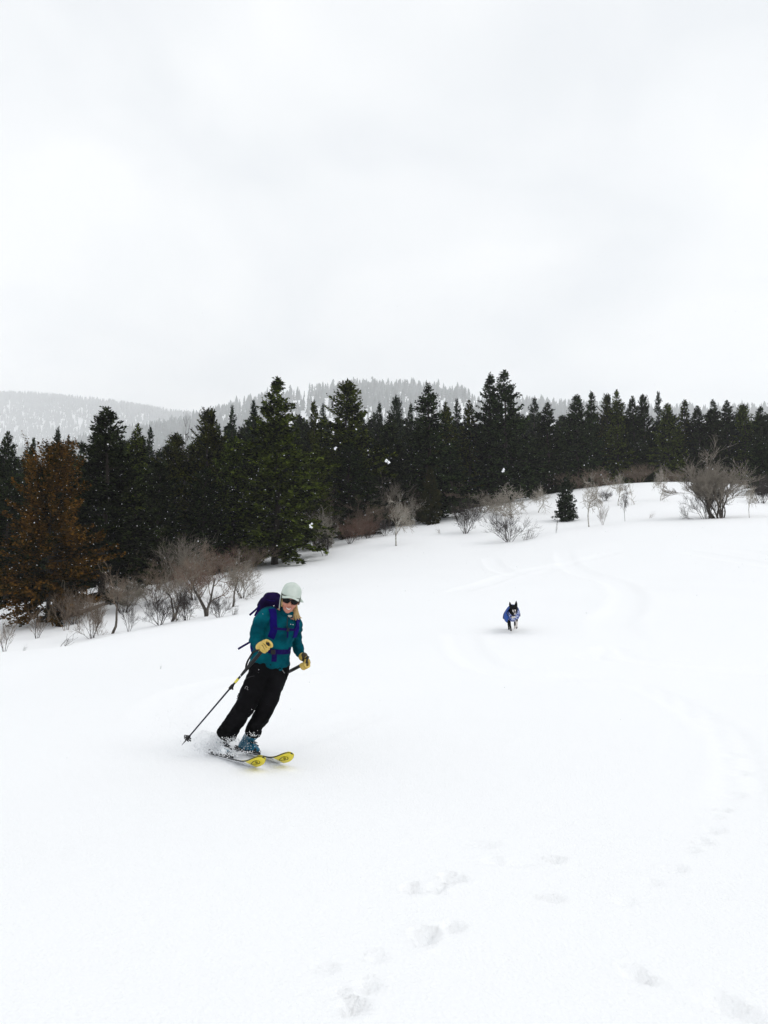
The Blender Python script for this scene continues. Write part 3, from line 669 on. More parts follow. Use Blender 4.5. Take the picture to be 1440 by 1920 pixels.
SB = 'bare_shrub'
for a in [
    (SB, 'wide bare grey thicket bush with arching twigs, second left of the crooked trunk', 'shrub', 'bush2', 165, 1100, (172, 1196), 90, M_TWIG, M_TWIGD),
    ('crooked_tree', 'dark crooked little tree leaning on the snow bank, a single bare trunk', 'tree', 'crook', 232, 1050, (208, 1188), 120, M_TWIG, M_BARKG),
    ('crooked_tree', 'leaning gnarled trunk with grey twigs in the thicket nearest the crooked one', 'tree', 'crook2', 305, 1045, (322, 1165), 150, M_TWIGP, M_BARKG),
    ('crooked_tree', 'forked brown trunk with spreading twigs just left of the skier pack', 'tree', 'crook3', 395, 1015, (386, 1156), 150, M_TWIG, M_BARKG),
    ('crooked_tree', 'grey bare tree at the end of the thicket, branches reaching the open snow', 'tree', 'crook', 442, 1030, (434, 1138), 110, M_TWIGP, M_BARKG),
    (SB, 'dark low spreading bush at the foot of the forked brown trunk', 'shrub', 'bush2', 415, 1105, (412, 1158), 70, M_TWIGD, None),
    (SB, 'upright grey bush between the leaning gnarled trunk and the forked brown trunk', 'shrub', 'bush', 350, 1090, (350, 1163), 70, M_TWIGD, None),
    (SB, 'arching dark bush at the foot of the leaning gnarled trunk', 'shrub', 'bush2', 290, 1105, (300, 1172), 95, M_TWIGD, None),
    (SB, 'thin dark twigs standing right of the dark crooked little tree', 'shrub', 'thin', 248, 1118, (242, 1184), 50, M_TWIGD, None),
    (SB, 'small bare stem leaning at the left picture edge in the snow', 'shrub', 'thin', 14, 1140, (8, 1223), 56, M_TWIG, M_TWIGD),
    (SB, 'thin bare twigs before the trunk of the rusty tree', 'shrub', 'thin', 66, 1130, (70, 1196), 60, M_TWIG, M_TWIGD),
    (SB, 'grey twigs right of the trunk of the rusty tree', 'shrub', 'thin', 118, 1108, (124, 1182), 64, M_TWIG, None),
    (SB, 'tangled grey bush behind the dark crooked little tree', 'shrub', 'bush', 215, 1075, (232, 1150), 110, M_TWIGP, M_TWIGD),
    (SB, 'tangled brown bush behind the leaning gnarled trunk', 'shrub', 'bush2', 285, 1050, (288, 1135), 130, M_TWIG, M_TWIGD),
    (SB, 'tangled reddish bush behind the forked brown trunk, low in the snow', 'shrub', 'bush', 372, 1040, (365, 1125), 120, M_TWIGR, M_TWIGD),
    (SB, 'tangled grey bush at the last thicket tree, nearest the skier', 'shrub', 'bush2', 455, 1040, (455, 1122), 100, M_TWIGP, M_TWIGD),
    (SB, 'grey twiggy bush right at the trunk foot of the rusty tree', 'shrub', 'bush', 132, 1092, (140, 1172), 90, M_TWIG, M_TWIGD),
    (SB, 'low twigs flattened on the snow below the rusty tree', 'shrub', 'sprig', 105, 1184, (110, 1214), 70, M_TWIGD, None),
    (SB, 'tiny sprig poking from the snow at the roll near the picture edge', 'shrub', 'sprig', 42, 1206, (42, 1222), 22, M_TWIGD, None),
    (SB, 'lone tiny sprig on the open snow left of the skier', 'shrub', 'sprig', 300, 1243, (300, 1256), 8, M_TWIGD, None),
    (SB, 'tall grey brush behind the crooked trunks, under the broad black fir', 'shrub', 'brush', 330, 985, None, 140, M_TWIGP, None, 'bare shrubs at the foot of the firs', 0, 0, 39),
    (SB, 'reddish brush glowing behind the forked brown trunk', 'shrub', 'brush', 425, 1018, None, 120, M_TWIGR, None, 'bare shrubs at the foot of the firs', 0, 0, 41),
    (SB, 'reddish grey brush under the broad black fir, left of the grey brush', 'shrub', 'brush', 262, 1030, None, 130, M_TWIG, None, 'bare shrubs at the foot of the firs', 0, 0, 38),
    (SB, 'grey brown brush at the left skirt of the tall full fir', 'shrub', 'brush', 470, 1012, None, 100, M_TWIG, None, 'bare shrubs at the foot of the firs', 0, 0, 43),
    (SB, 'dusky brush behind the trunk of the rusty tree, right side', 'shrub', 'brush', 165, 1050, None, 130, M_TWIG, None, 'bare shrubs at the foot of the firs', 0, 0, 36.5),
    (SB, 'wide grey brush between the tall full fir and the first reddish bush', 'shrub', 'brush', 575, 935, None, 120, M_TWIGP, None, 'bare shrubs at the foot of the firs', 0, 0, 52),
    (SB, 'low brown brush behind the reddish bushes', 'shrub', 'brush', 680, 928, None, 130, M_TWIG, None, 'bare shrubs at the foot of the firs', 0, 0, 54),
    (SB, 'low brown brush between the white-stemmed aspen and the slim young fir', 'shrub', 'brush', 765, 915, None, 100, M_TWIG, None, 'bare shrubs at the foot of the firs', 0, 0, 58),
    (SB, 'grey brush below the steeple fir, right of the slim young fir', 'shrub', 'brush', 850, 905, None, 100, M_TWIG, None, 'bare shrubs at the foot of the firs', 0, 0, 64),
    (SB, 'wide brown brush under the broad black fir, right beside the rusty tree', 'shrub', 'brush', 205, 1040, None, 150, M_TWIG, None, 'bare shrubs at the foot of the firs', 0, 0, 37.5),
    (SB, 'dense grey brush in the hollow behind the forked brown trunk', 'shrub', 'brush', 365, 1025, None, 150, M_TWIGP, None, 'bare shrubs at the foot of the firs', 0, 0, 40.5),
    (SB, 'thin brush at the right foot of the tall full fir', 'shrub', 'thin', 612, 985, (610, 1042), 52, M_TWIGD, None, 'bare shrubs at the foot of the firs'),
    (SB, 'pale twisted brush hanging over the right skirt of the tall full fir', 'shrub', 'curl', 605, 945, None, 66, M_PALE, None, 'bare shrubs at the foot of the firs', 0, 0, 51),
    (SB, 'reddish bush on the snow edge, first right of the tall full fir', 'shrub', 'bush', 652, 965, (655, 1020), 62, M_TWIGR, M_TWIGD, 'bare shrubs at the foot of the firs'),
    (SB, 'reddish bush left of the white-stemmed aspen', 'shrub', 'bush', 690, 958, (692, 1010), 60, M_TWIGR, M_TWIGD, 'bare shrubs at the foot of the firs'),
    (SB, 'dark fan-shaped bush touching the white-stemmed aspen', 'shrub', 'bush2', 722, 965, (722, 1006), 54, M_TWIGD, None, 'bare shrubs at the foot of the firs'),
    (SB, 'tall grey brush in the shade below the lacy crowned fir', 'shrub', 'brush', 640, 900, None, 110, M_TWIG, None, 'bare shrubs at the foot of the firs', 0, 0, 56),
    (SB, 'tall pale brush in front of the wood behind the white-stemmed aspen', 'shrub', 'brush', 722, 878, None, 110, M_TWIGP, None, 'bare shrubs at the foot of the firs', 0, 0, 58),
    ('aspen_sapling', 'white-stemmed small aspen with dark scars, curly crown, nearest the tall full fir', 'tree', 'aspen', 742, 920, (742, 1024), 78, M_PALE, M_ASPEN, 'aspen saplings'),
    ('aspen_sapling', 'thin pale aspen right behind the white-stemmed aspen', 'tree', 'aspen2', 778, 925, (776, 985), 50, M_PALE, M_ASPEN, 'aspen saplings'),
    (SB, 'dense dark round bush below the brownish young fir', 'shrub', 'bush', 868, 925, (872, 1001), 70, M_TWIGD, None, 'bare shrubs in the middle of the slope'),
    (SB, 'dark fan-shaped bush on the snow edge, halfway between skier and small fir', 'shrub', 'bush2', 958, 950, (955, 1016), 100, M_TWIGD, None, 'bare shrubs in the middle of the slope'),
    (SB, 'pale curly aspen brush behind the dark fan-shaped bush', 'shrub', 'curl', 950, 905, (950, 968), 100, M_PALE, None, 'bare shrubs in the middle of the slope'),
    (SB, 'grey curly brush at the foot of the two giant firs', 'shrub', 'curl', 905, 915, (905, 962), 84, M_TWIGP, None, 'bare shrubs in the middle of the slope'),
    ('aspen_sapling', 'pale aspen left of the small bushy fir, bent crown', 'tree', 'aspen2', 1010, 905, (1008, 962), 64, M_PALE, M_ASPEN, 'aspen saplings'),
    (SB, 'single dark stick standing in the snow below the small bushy fir', 'shrub', 'sprig', 1040, 962, (1040, 1000), 16, M_TWIGD, None, 'bare shrubs in the middle of the slope'),
    ('aspen_sapling', 'tall thin aspen just right of the small bushy fir', 'tree', 'aspen', 1104, 885, (1104, 988), 62, M_PALE, M_ASPEN, 'aspen saplings'),
    ('aspen_sapling', 'white aspen with a flat curly crown in the middle of the aspen group', 'tree', 'aspen2', 1158, 878, (1160, 948), 60, M_PALE, M_ASPEN, 'aspen saplings'),
    ('aspen_sapling', 'dark leaning aspen stem in front of the flat curly crown', 'tree', 'aspen', 1166, 905, (1172, 977), 22, M_TWIGD, M_BARKG, 'aspen saplings'),
    ('aspen_sapling', 'lone white aspen with stubby branches at the crest of the snow', 'tree', 'aspen2', 1240, 868, (1237, 938), 46, M_PALE, M_ASPEN, 'aspen saplings'),
    (SB, 'thin twigs in the snow right of the tall thin aspen', 'shrub', 'thin', 1130, 940, (1130, 984), 30, M_TWIG, None, 'bare shrubs in the middle of the slope'),
    (SB, 'small dark bush behind the aspen group, below the long fir row', 'shrub', 'bush', 1136, 914, (1136, 940), 34, M_TWIGD, None, 'bare shrubs in the middle of the slope'),
    (SB, 'grey thicket bush behind the aspen group, left half', 'shrub', 'curl', 1120, 872, None, 90, M_TWIG, None, 'bare shrubs below the long fir row', 0, 0, 75),
    (SB, 'grey thicket bush under the long fir row, beside the lone white aspen', 'shrub', 'bush', 1195, 868, None, 80, M_TWIG, None, 'bare shrubs below the long fir row', 0, 0, 77),
    (SB, 'brown thicket bush under the wide dark fir of the row', 'shrub', 'bush2', 1070, 880, None, 80, M_TWIG, None, 'bare shrubs below the long fir row', 0, 0, 75),
    (SB, 'grey thicket bush between the lone white aspen and the big round bush', 'shrub', 'bush', 1262, 878, None, 60, M_TWIG, None, 'bare shrubs below the long fir row', 0, 0, 78),
    ('bare_tree', 'large round bare bush with many dark stems on the crest of the slope', 'tree', 'round', 1352, 826, (1345, 972), 165, M_TWIGP, M_BARKG, 'bare shrubs on the crest'),
    (SB, 'spreading dark bush at the left foot of the large round bare bush', 'shrub', 'bush2', 1318, 900, (1322, 973), 90, M_TWIGD, None, 'bare shrubs on the crest'),
    ('aspen_sapling', 'short pale stem at the right foot of the large round bare bush', 'tree', 'aspen', 1404, 895, (1405, 971), 34, M_PALE, M_ASPEN, 'aspen saplings'),
    (SB, 'dark brush behind the large round bare bush at the picture edge', 'shrub', 'bush', 1428, 880, (1428, 944), 70, M_TWIGD, None, 'bare shrubs on the crest'),
    (SB, 'tiny twigs on the snow left of the large round bare bush', 'shrub', 'sprig', 1215, 957, (1215, 972), 28, M_TWIG, None, 'bare shrubs in the middle of the slope'),
    (SB, 'faint low sprig between the white-stemmed aspen and the dark round bush', 'shrub', 'sprig', 828, 985, (828, 1002), 26, M_TWIG, None, 'bare shrubs in the middle of the slope'),
    ('dead_snag', 'bare dead snag standing on the pale ridge above the low rounded conifer', 'tree', 'aspen', 354, 766, None, 40, M_TWIGD, M_BARKG, 'dead trees', 0, 0, 56),
]:
    bare(*a)
# fallen trunk beside the rusty tree
p0, p1 = hit(100, 1168), hit(205, 1136)
pts = np.array([p0 + (p1 - p0) * t + Vector((0, 0, .10 + .03 * math.sin(t * 9))) for t in np.linspace(0, 1, 9)])
tag(link('fallen_log', np_mesh('fallen_log', *tube_arrays([(pts, np.linspace(.13, .06, 9))], 8)), M_BARKG, smooth=True), 'fallen dark log lying on the snow behind the rusty tree', 'log')
# ------------------------------------------------------------------ figures: lofted limbs, united into one skin
def crv(pts, k=6):
    """Catmull-Rom resampling of rows (x, y, z, extra...)"""
    q = np.array([list(p) for p in pts], float); o = []
    for i in range(len(q) - 1):
        p0, p1, p2, p3 = q[max(i - 1, 0)], q[i], q[i + 1], q[min(i + 2, len(q) - 1)]
        for j in range(k):
            t = j / k
            o.append(.5 * ((2 * p1) + (p2 - p0) * t + (2 * p0 - 5 * p1 + 4 * p2 - p3) * t * t + (3 * p1 - p0 - 3 * p2 + p3) * t ** 3))
    o.append(q[-1])
    return np.array(o)
def loft(rows, right=(1, 0, 0), seg=20, k=6, cap=True, power=2.0):
    """rows: (point, a, b): ellipse of half-widths a (along right) and b. Returns a closed (verts, faces)"""
    q = crv([(*p, a, b) for p, a, b in rows], k)
    pts = q[:, :3]; A = np.maximum(q[:, 3], .001); B = np.maximum(q[:, 4], .001)
    tg = np.gradient(pts, axis=0); tg /= np.linalg.norm(tg, axis=1)[:, None] + 1e-9
    if cap:                                            # rounded ends
        for end, s in ((0, -1), (-1, 1)):
            p, t_, a, b = pts[end], tg[end], A[end], B[end]; m_ = min(a, b)
            ex = [(p + t_ * s * m_ * f, g) for f, g in ((.35, .92), (.65, .72), (.85, .42))]
            ep = np.array([e[0] for e in ex]); ea = np.array([a * e[1] for e in ex]); eb = np.array([b * e[1] for e in ex]); et = np.repeat(t_[None], 3, 0)
            if s < 0:
                pts = np.concatenate([ep[::-1], pts]); A = np.concatenate([ea[::-1], A]); B = np.concatenate([eb[::-1], B]); tg = np.concatenate([et, tg])
            else:
                pts = np.concatenate([pts, ep]); A = np.concatenate([A, ea]); B = np.concatenate([B, eb]); tg = np.concatenate([tg, et])
    rt = np.array(right, float)[None] - (tg * np.array(right, float)).sum(1)[:, None] * tg
    rt /= np.linalg.norm(rt, axis=1)[:, None] + 1e-9
    fw = np.cross(tg, rt)
    th = np.arange(seg) * 2 * math.pi / seg
    ct = np.sign(np.cos(th)) * np.abs(np.cos(th)) ** (2 / power); st = np.sign(np.sin(th)) * np.abs(np.sin(th)) ** (2 / power)
    V = pts[:, None] + A[:, None, None] * ct[None, :, None] * rt[:, None] + B[:, None, None] * st[None, :, None] * fw[:, None]
    n_ = len(pts); V = V.reshape(-1, 3); f = []
    for i in range(n_ - 1):
        for j in range(seg):
            j2 = (j + 1) % seg
            f.append((i * seg + j, i * seg + j2, (i + 1) * seg + j2, (i + 1) * seg + j))
    f.append(tuple(range(seg - 1, -1, -1))); f.append(tuple(range((n_ - 1) * seg, n_ * seg)))
    return [tuple(v) for v in V], f
def ball(c, rx, ry, rz, M=None, seg=18, rings=12):
    v = []; f = []
    for i in range(1, rings):
        a = math.pi * i / rings
        for j in range(seg):
            b = 2 * math.pi * j / seg
            v.append(Vector((rx * math.sin(a) * math.cos(b), ry * math.sin(a) * math.sin(b), rz * math.cos(a))))
    v.append(Vector((0, 0, rz))); v.append(Vector((0, 0, -rz))); T_, B_ = len(v) - 2, len(v) - 1
    for i in range(rings - 2):
        for j in range(seg):
            j2 = (j + 1) % seg
            f.append((i * seg + j, (i + 1) * seg + j, (i + 1) * seg + j2, i * seg + j2))
    for j in range(seg):
        j2 = (j + 1) % seg
        f.append((T_, j, j2)); f.append((B_, (rings - 2) * seg + j2, (rings - 2) * seg + j))
    if M is not None: v = [M @ p for p in v]
    return [tuple(p + Vector(c)) for p in v], f
def box(c, sx, sy, sz, M=None):
    v = [Vector((x * sx / 2, y * sy / 2, z * sz / 2)) for x in (-1, 1) for y in (-1, 1) for z in (-1, 1)]
    if M is not None: v = [M @ p for p in v]
    return [tuple(p + Vector(c)) for p in v], [(0, 1, 3, 2), (4, 6, 7, 5), (0, 4, 5, 1), (2, 3, 7, 6), (0, 2, 6, 4), (1, 5, 7, 3)]
def join(parts):
    V = []; Fc = []
    for v, f in parts:
        o = len(V); V += list(v); Fc += [tuple(i + o for i in q) for q in f]
    return V, Fc
def place(vf, M):
    return [tuple(M @ Vector(p)) for p in vf[0]], vf[1]
def united(name, parts, voxel, m, parent=None, smooth=2, folds=None, M=None):
    """fuse overlapping closed shells into one continuous surface"""
    me = mesh(name, *join(parts))
    bm = bmesh.new(); bm.from_mesh(me); bmesh.ops.recalc_face_normals(bm, faces=bm.faces); bm.to_mesh(me); bm.free()
    o = bpy.data.objects.new('tmp', me); COL.objects.link(o)
    md = o.modifiers.new('r', 'REMESH'); md.mode = 'VOXEL'; md.voxel_size = voxel
    if smooth:
        sm = o.modifiers.new('s', 'SMOOTH'); sm.iterations = smooth; sm.factor = .5
    dg = bpy.context.evaluated_depsgraph_get(); dg.update()
    new = bpy.data.meshes.new_from_object(o.evaluated_get(dg))
    bpy.data.objects.remove(o); new.name = name; new.materials.clear()
    if folds:
        nv = [v.normal.copy() for v in new.vertices]
        for v, n_ in zip(new.vertices, nv):
            v.co += n_ * folds(v.co)
        new.update()
    ob = link(name, new, m, parent, smooth=True)
    if M is not None: ob.matrix_local = M
    return ob
def solid(name, parts, m, parent=None, smooth=True):
    return link(name, mesh(name, *join(parts)), m, parent, smooth=smooth)
def strip(name, pts, nrm, w, th, m, parent=None, taper=None):
    """webbing: a flat band of real thickness along points with surface normals"""
    pts = [Vector(p) for p in pts]; n_ = len(pts); v = []; f = []
    for i in range(n_):
        t_ = (pts[min(i + 1, n_ - 1)] - pts[max(i - 1, 0)]).normalized(); nn = (nrm[i] - nrm[i].dot(t_) * t_).normalized(); s = t_.cross(nn)
        ww = w * (taper[i] if taper else 1) / 2
        for a, b in ((-1, 0), (1, 0), (1, 1), (-1, 1)):
            v.append(pts[i] + s * a * ww + nn * (b * th))
    for i in range(n_ - 1):
        for j in range(4):
            f.append((i * 4 + j, i * 4 + (j + 1) % 4, i * 4 + 4 + (j + 1) % 4, i * 4 + 4 + j))
    f += [(3, 2, 1, 0), tuple((n_ - 1) * 4 + j for j in range(4))]
    return link(name, mesh(name, v, f), m, parent, smooth=False)
def rod(p, q, r0, r1=None, seg=10):
    p, q = Vector(p), Vector(q); r1 = r0 if r1 is None else r1
    return loft(((p, r0, r0), (q, r1, r1)), (.3, .2, .93) if abs((q - p).normalized().z) < .9 else (1, 0, 0), seg, 2, cap=False)
V3 = Vector
# ---- materials
M_JACKET = mat('teal_fleece', (0.0, 0.040, 0.060), (0.001, 0.096, 0.126), scale=7, rough=.95, bump=.35, bscale=160, spec=.04)
M_TROUSER = mat('black_trouser_cloth', (0.0035, 0.0035, 0.004), (0.006, 0.006, 0.007), scale=8, rough=.9, bump=.25, bscale=60, snow=(.29, 34), spec=.03)
M_SKIN = mat('skin', (0.42, 0.17, 0.12), (0.54, 0.25, 0.18), scale=12, rough=.55, bump=.1, bscale=150)
M_LIP = mat('lips', (0.30, 0.07, 0.07), (0.36, 0.10, 0.09), scale=30, rough=.4)
M_TEETH = mat('teeth', (0.75, 0.72, 0.66), (0.7, 0.67, 0.62), scale=60, rough=.25)
M_HAT = mat('pale_mint_hat_cloth', (0.46, 0.53, 0.48), (0.58, 0.63, 0.58), scale=9, rough=.9, bump=.4, bscale=40)
M_HATB = mat('hat_piping', (0.11, 0.13, 0.11), (0.16, 0.18, 0.15), scale=30, rough=.9)
M_HATIN = mat('hat_lining', (0.025, 0.018, 0.016), (0.045, 0.03, 0.026), scale=30, rough=.9)
M_LENS = mat('sunglass_lens', (0.003, 0.003, 0.004), (0.005, 0.005, 0.006), scale=3, rough=.1, spec=.12)
M_HAIR = mat('blonde_hair', (0.34, 0.22, 0.09), (0.52, 0.37, 0.17), scale=30, rough=.6, stretch=(6, 6, .6), bump=.5, bscale=90)
M_COLLAR = mat('cream_collar', (0.5, 0.46, 0.38), (0.6, 0.56, 0.48), scale=20, rough=.9)
M_GLOVE = mat('tan_leather', (0.50, 0.34, 0.07), (0.64, 0.47, 0.14), scale=22, rough=.6, bump=.4, bscale=70)
M_GLOVED = mat('dark_glove_back', (0.035, 0.026, 0.016), (0.07, 0.05, 0.028), scale=20, rough=.7, bump=.4)
M_BLACK = mat('black_plastic', (0.006, 0.006, 0.007), (0.010, 0.010, 0.012), scale=20, rough=.45)
M_NAVY = mat('navy_shaft', (0.008, 0.008, 0.022), (0.012, 0.012, 0.03), scale=20, rough=.35)
M_PURPLE = mat('purple_pack_cloth', (0.005, 0.003, 0.080), (0.010, 0.005, 0.125), scale=14, rough=.85, spec=.05, bump=.4, bscale=60)
M_DPURPLE = mat('dark_purple_pack_cloth', (0.004, 0.002, 0.016), (0.010, 0.004, 0.040), scale=14, rough=.85, spec=.05, bump=.4, bscale=60)
M_WEB = mat('purple_webbing', (0.007, 0.003, 0.055), (0.012, 0.005, 0.080), scale=50, rough=.85, spec=.05, bump=.4, bscale=220)
M_BOOT = mat('blue_boot_shell', (0.006, 0.085, 0.15), (0.01, 0.12, 0.2), scale=7, rough=.45, snow=(.37, 26))
M_BOOTS = mat('snowed_boot_shell', (0.03, 0.11, 0.16), (0.06, 0.15, 0.2), scale=7, rough=.5, snow=(.58, 24))
M_SKI = mat('snow_dusted_ski_deck', (0.28, 0.29, 0.31), (0.42, 0.43, 0.45), scale=6, rough=.5, snow=(.56, 14))
M_YELLOW = mat('yellow_ski_tip', (0.72, 0.60, 0.012), (0.78, 0.68, 0.03), scale=10, rough=.35, spec=.5)
M_EDGE = mat('dark_ski_edge', (0.014, 0.014, 0.016), (0.03, 0.03, 0.032), scale=10, rough=.4)
M_BAND = mat('yellow_band', (0.68, 0.60, 0.05), (0.74, 0.66, 0.1), scale=20, rough=.5)
M_CAKE = mat('caked_snow', (0.86, 0.88, 0.9), (0.9, 0.91, 0.93), scale=20, rough=.8, bump=.6, bscale=60)

# ---- the skier
person = empty('person', hit(440, 1410))
tag(person, 'smiling skier in teal fleece, black trousers, mint hat and dark sunglasses carving a turn', 'person')
pinv = Matrix.Translation(-person.location)
def L(px, py, Y):
    """a place on the skier, in the figure's own space"""
    return P(px, py, Y) - person.location
fwd = V3((.40, -.91, 0)).normalized(); lft = V3((.91, .40, 0))
roll = V3((.91, .38, -.16)).normalized()              # shoulder line dips to her left
# jacket
torso = [(L(506, 1243, 7.50), .195, .135), (L(508, 1230, 7.49), .188, .130), (L(514, 1212, 7.47), .170, .120), (L(523, 1192, 7.45), .162, .118), (L(528, 1175, 7.43), .166, .120),
         (L(529, 1163, 7.42), .168, .108), (L(532, 1154, 7.43), .118, .085), (L(536, 1148, 7.43), .068, .068)]
armR = [(L(507, 1151, 7.36), .070, .070), (L(495, 1157, 7.32), .070, .070), (L(485, 1175, 7.33), .067, .067), (L(480, 1196, 7.36), .063, .063), (L(481.5, 1206, 7.33), .060, .060), (L(485, 1211, 7.27), .052, .052), (L(488.5, 1213.5, 7.21), .043, .043)]
armL = [(L(547, 1160, 7.52), .070, .070), (L(553, 1167, 7.55), .066, .066), (L(555, 1184, 7.62), .060, .060), (L(554, 1203, 7.68), .056, .056), (L(560, 1217, 7.62), .051, .051), (L(567, 1231, 7.55), .042, .042)]
def jfold(p):
    w = p + person.location
    a = mnoise.noise(V3((w.x * 5, w.y * 5, w.z * 19))) * .016
    b = mnoise.noise(V3((w.x * 22 + w.z * 14, w.y * 18, w.z * 26 - w.x * 8))) * .009
    return a + b
jacket = united('fleece_jacket', [loft(torso, roll), loft(armR), loft(armL)], .0095, M_JACKET, person, 3, jfold)
collar = united('jacket_collar', [loft(((L(535.5, 1152, 7.42), .078, .076), (L(539, 1146, 7.41), .074, .074), (L(541.5, 1141, 7.40), .074, .076)), roll, cap=False)], .009, M_JACKET, person, 2)
# trousers
hip = [(L(505, 1233, 7.50), .178, .122), (L(505, 1248, 7.51), .200, .142), (L(503, 1268, 7.52), .190, .140), (L(500, 1284, 7.52), .150, .115)]
legR = [(L(488, 1256, 7.50), .100, .115), (L(480, 1280, 7.42), .112, .112), (L(468, 1305, 7.33), .104, .104), (L(459, 1322, 7.30), .098, .098), (L(446, 1343, 7.38), .092, .094), (L(434, 1361, 7.45), .094, .096), (L(425, 1377, 7.51), .100, .102)]
legL = [(L(522, 1256, 7.55), .095, .11), (L(516, 1280, 7.48), .094, .104), (L(506, 1308, 7.38), .084, .096), (L(499, 1324, 7.36), .080, .092), (L(489, 1345, 7.40), .078, .086), (L(480, 1362, 7.44), .074, .080), (L(475.5, 1373.5, 7.47), .080, .086)]
def tfold(p):
    w = p + person.location
    return mnoise.noise(V3((w.x * 9, w.y * 9, w.z * 7))) * .018 + mnoise.noise(V3((w.x * 17 + w.z * 20, w.y * 10, w.z * 24 - w.x * 14))) * .006
trousers = united('ski_trousers', [loft(hip, (.93, .36, 0)), loft(legR, cap=False), loft(legL, cap=False)], .0095, M_TROUSER, person, 2, tfold)
# body: one continuous skin under the clothes
hc = L(543.0, 1126.5, 7.36)                           # centre of the head
Rz = Matrix.Rotation(R(13), 4, 'Y') @ Matrix.Rotation(R(11), 4, 'Z') @ Matrix.Rotation(R(9), 4, 'X')
HM = Matrix.Translation(hc) @ Rz @ Matrix.Scale(1.0, 4)                      # head space: x to the picture's right, -y forward, z up
def hd(parts): return [place(p, HM) for p in parts]
nose = loft(((V3((0, -.082, .020)), .010, .010), (V3((0, -.096, .000)), .012, .012), (V3((0, -.106, -.020)), .017, .013)), seg=12, k=3)
head_parts = hd([ball((0, .012, .030), .075, .096, .088), ball((0, -.010, -.028), .064, .074, .070), ball((0, -.030, -.062), .050, .056, .046), ball((0, -.062, -.090), .026, .022, .019),
                 ball((-.036, -.058, -.022), .030, .028, .026), ball((.036, -.058, -.022), .030, .028, .026), nose, ball((-.013, -.092, -.022), .010, .011, .008), ball((.013, -.092, -.022), .010, .011, .008),
                 ball((-.076, .012, -.002), .010, .022, .032), ball((.076, .012, -.002), .010, .022, .032), ball((0, -.066, .040), .056, .022, .018)])
slim = lambda rows, k_: [(p, a * k_, b * k_) for p, a, b in rows]
skin_parts = head_parts + [loft(((L(532, 1157, 7.44), .06, .06), (L(537, 1148, 7.43), .054, .056), (L(541, 1138, 7.39), .052, .054)), seg=16),
                           loft(slim(torso[:-1], .84), roll), loft(slim(armR, .72)), loft(slim(armL, .72)), loft(slim(hip, .86), (.93, .36, 0)),
                           loft(slim(legR, .6)), loft(slim(legL, .6))]
body = united('body', skin_parts, .0075, M_SKIN, person, 2)
# mouth: open smile with upper teeth
arc = [(-.026, -.0795, -.052), (-.015, -.0875, -.0585), (0, -.0905, -.0605), (.015, -.0875, -.0585), (.026, -.0795, -.052)]
solid('mouth', hd([loft([(V3(p), .0085 * (1 - .55 * abs(p[0]) / .026), .011 * (1 - .5 * abs(p[0]) / .026)) for p in arc], (0, 1, 0), 10, 4)]), M_LIP, person)
solid('teeth', hd([loft([(V3((p[0] * .82, p[1] - .0075, p[2] + .0012)), .0035, .0058 * (1 - .5 * abs(p[0]) / .026)) for p in arc], (0, 1, 0), 8, 4)]), M_TEETH, person)
# sunglasses
sg = empty('sunglasses', (0, 0, 0)); sg.parent = person
def lens(sx):
    v = []; f = []
    prof = [(-.031, .017), (-.015, .021), (.012, .021), (.032, .018), (.034, 0), (.026, -.017), (.004, -.022), (-.018, -.018), (-.030, -.004)]
    for d in (0, .006):
        for x_, z_ in prof:
            X = sx * (.0385 + x_ * 1.12)
            v.append(V3((X, -.106 + d + abs(X) ** 2 * 6.5, .015 + z_ * 1.15)))
    n_ = len(prof)
    f = [tuple(range(n_)), tuple(range(2 * n_ - 1, n_ - 1, -1))] + [(i, (i + 1) % n_, n_ + (i + 1) % n_, n_ + i) for i in range(n_)]
    return v, f
for s in (-1, 1):
    solid('lens', hd([lens(s)]), M_LENS, sg, smooth=False)
    solid('temple', hd([loft(((V3((s * .068, -.070, .024)), .004, .007), (V3((s * .079, -.02, .024)), .003, .006), (V3((s * .080, .03, .018)), .003, .006)), (1, 0, 0), 8, 3)]), M_BLACK, sg)
solid('bridge', hd([loft(((V3((-.012, -.104, .024)), .004, .005), (V3((0, -.108, .026)), .004, .005), (V3((.012, -.104, .024)), .004, .005)), (0, 1, 0), 8, 3)]), M_BLACK, sg)
# hat with bill, ear flaps and a blown-up flap
hat = empty('hat', (0, 0, 0)); hat.parent = person
def dome():
    v = []; f = []; seg, rings = 28, 9
    for i in range(rings):
        a = (math.pi / 2) * i / (rings - 1)
        zz = .050 + .118 * math.sin(a) ** .9; q = math.cos(a) ** .62 if i < rings - 1 else .02
        for j in range(seg):
            b = 2 * math.pi * j / seg
            wob = 1 + .018 * math.sin(3 * b + 5 * a) + .012 * math.sin(7 * b)
            v.append(V3((.094 * q * wob * math.cos(b), .010 + .108 * q * wob * math.sin(b), zz + .006 * math.sin(2 * b + 4 * a))))
    for i in range(rings - 1):
        for j in range(seg):
            j2 = (j + 1) % seg; f.append((i * seg + j, i * seg + j2, (i + 1) * seg + j2, (i + 1) * seg + j))
    f.append(tuple(range((rings - 1) * seg, rings * seg)))
    return v, f
def shell(name, vf, th, m, parent):
    me = mesh(name, *place(vf, HM)); o = link(name, me, m, parent, smooth=True)
    md = o.modifiers.new('t', 'SOLIDIFY'); md.thickness = th; md.offset = 0
    sb = o.modifiers.new('s', 'SUBSURF'); sb.levels = 1; sb.render_levels = 1
    return o
shell('crown', dome(), .006, M_HAT, hat)
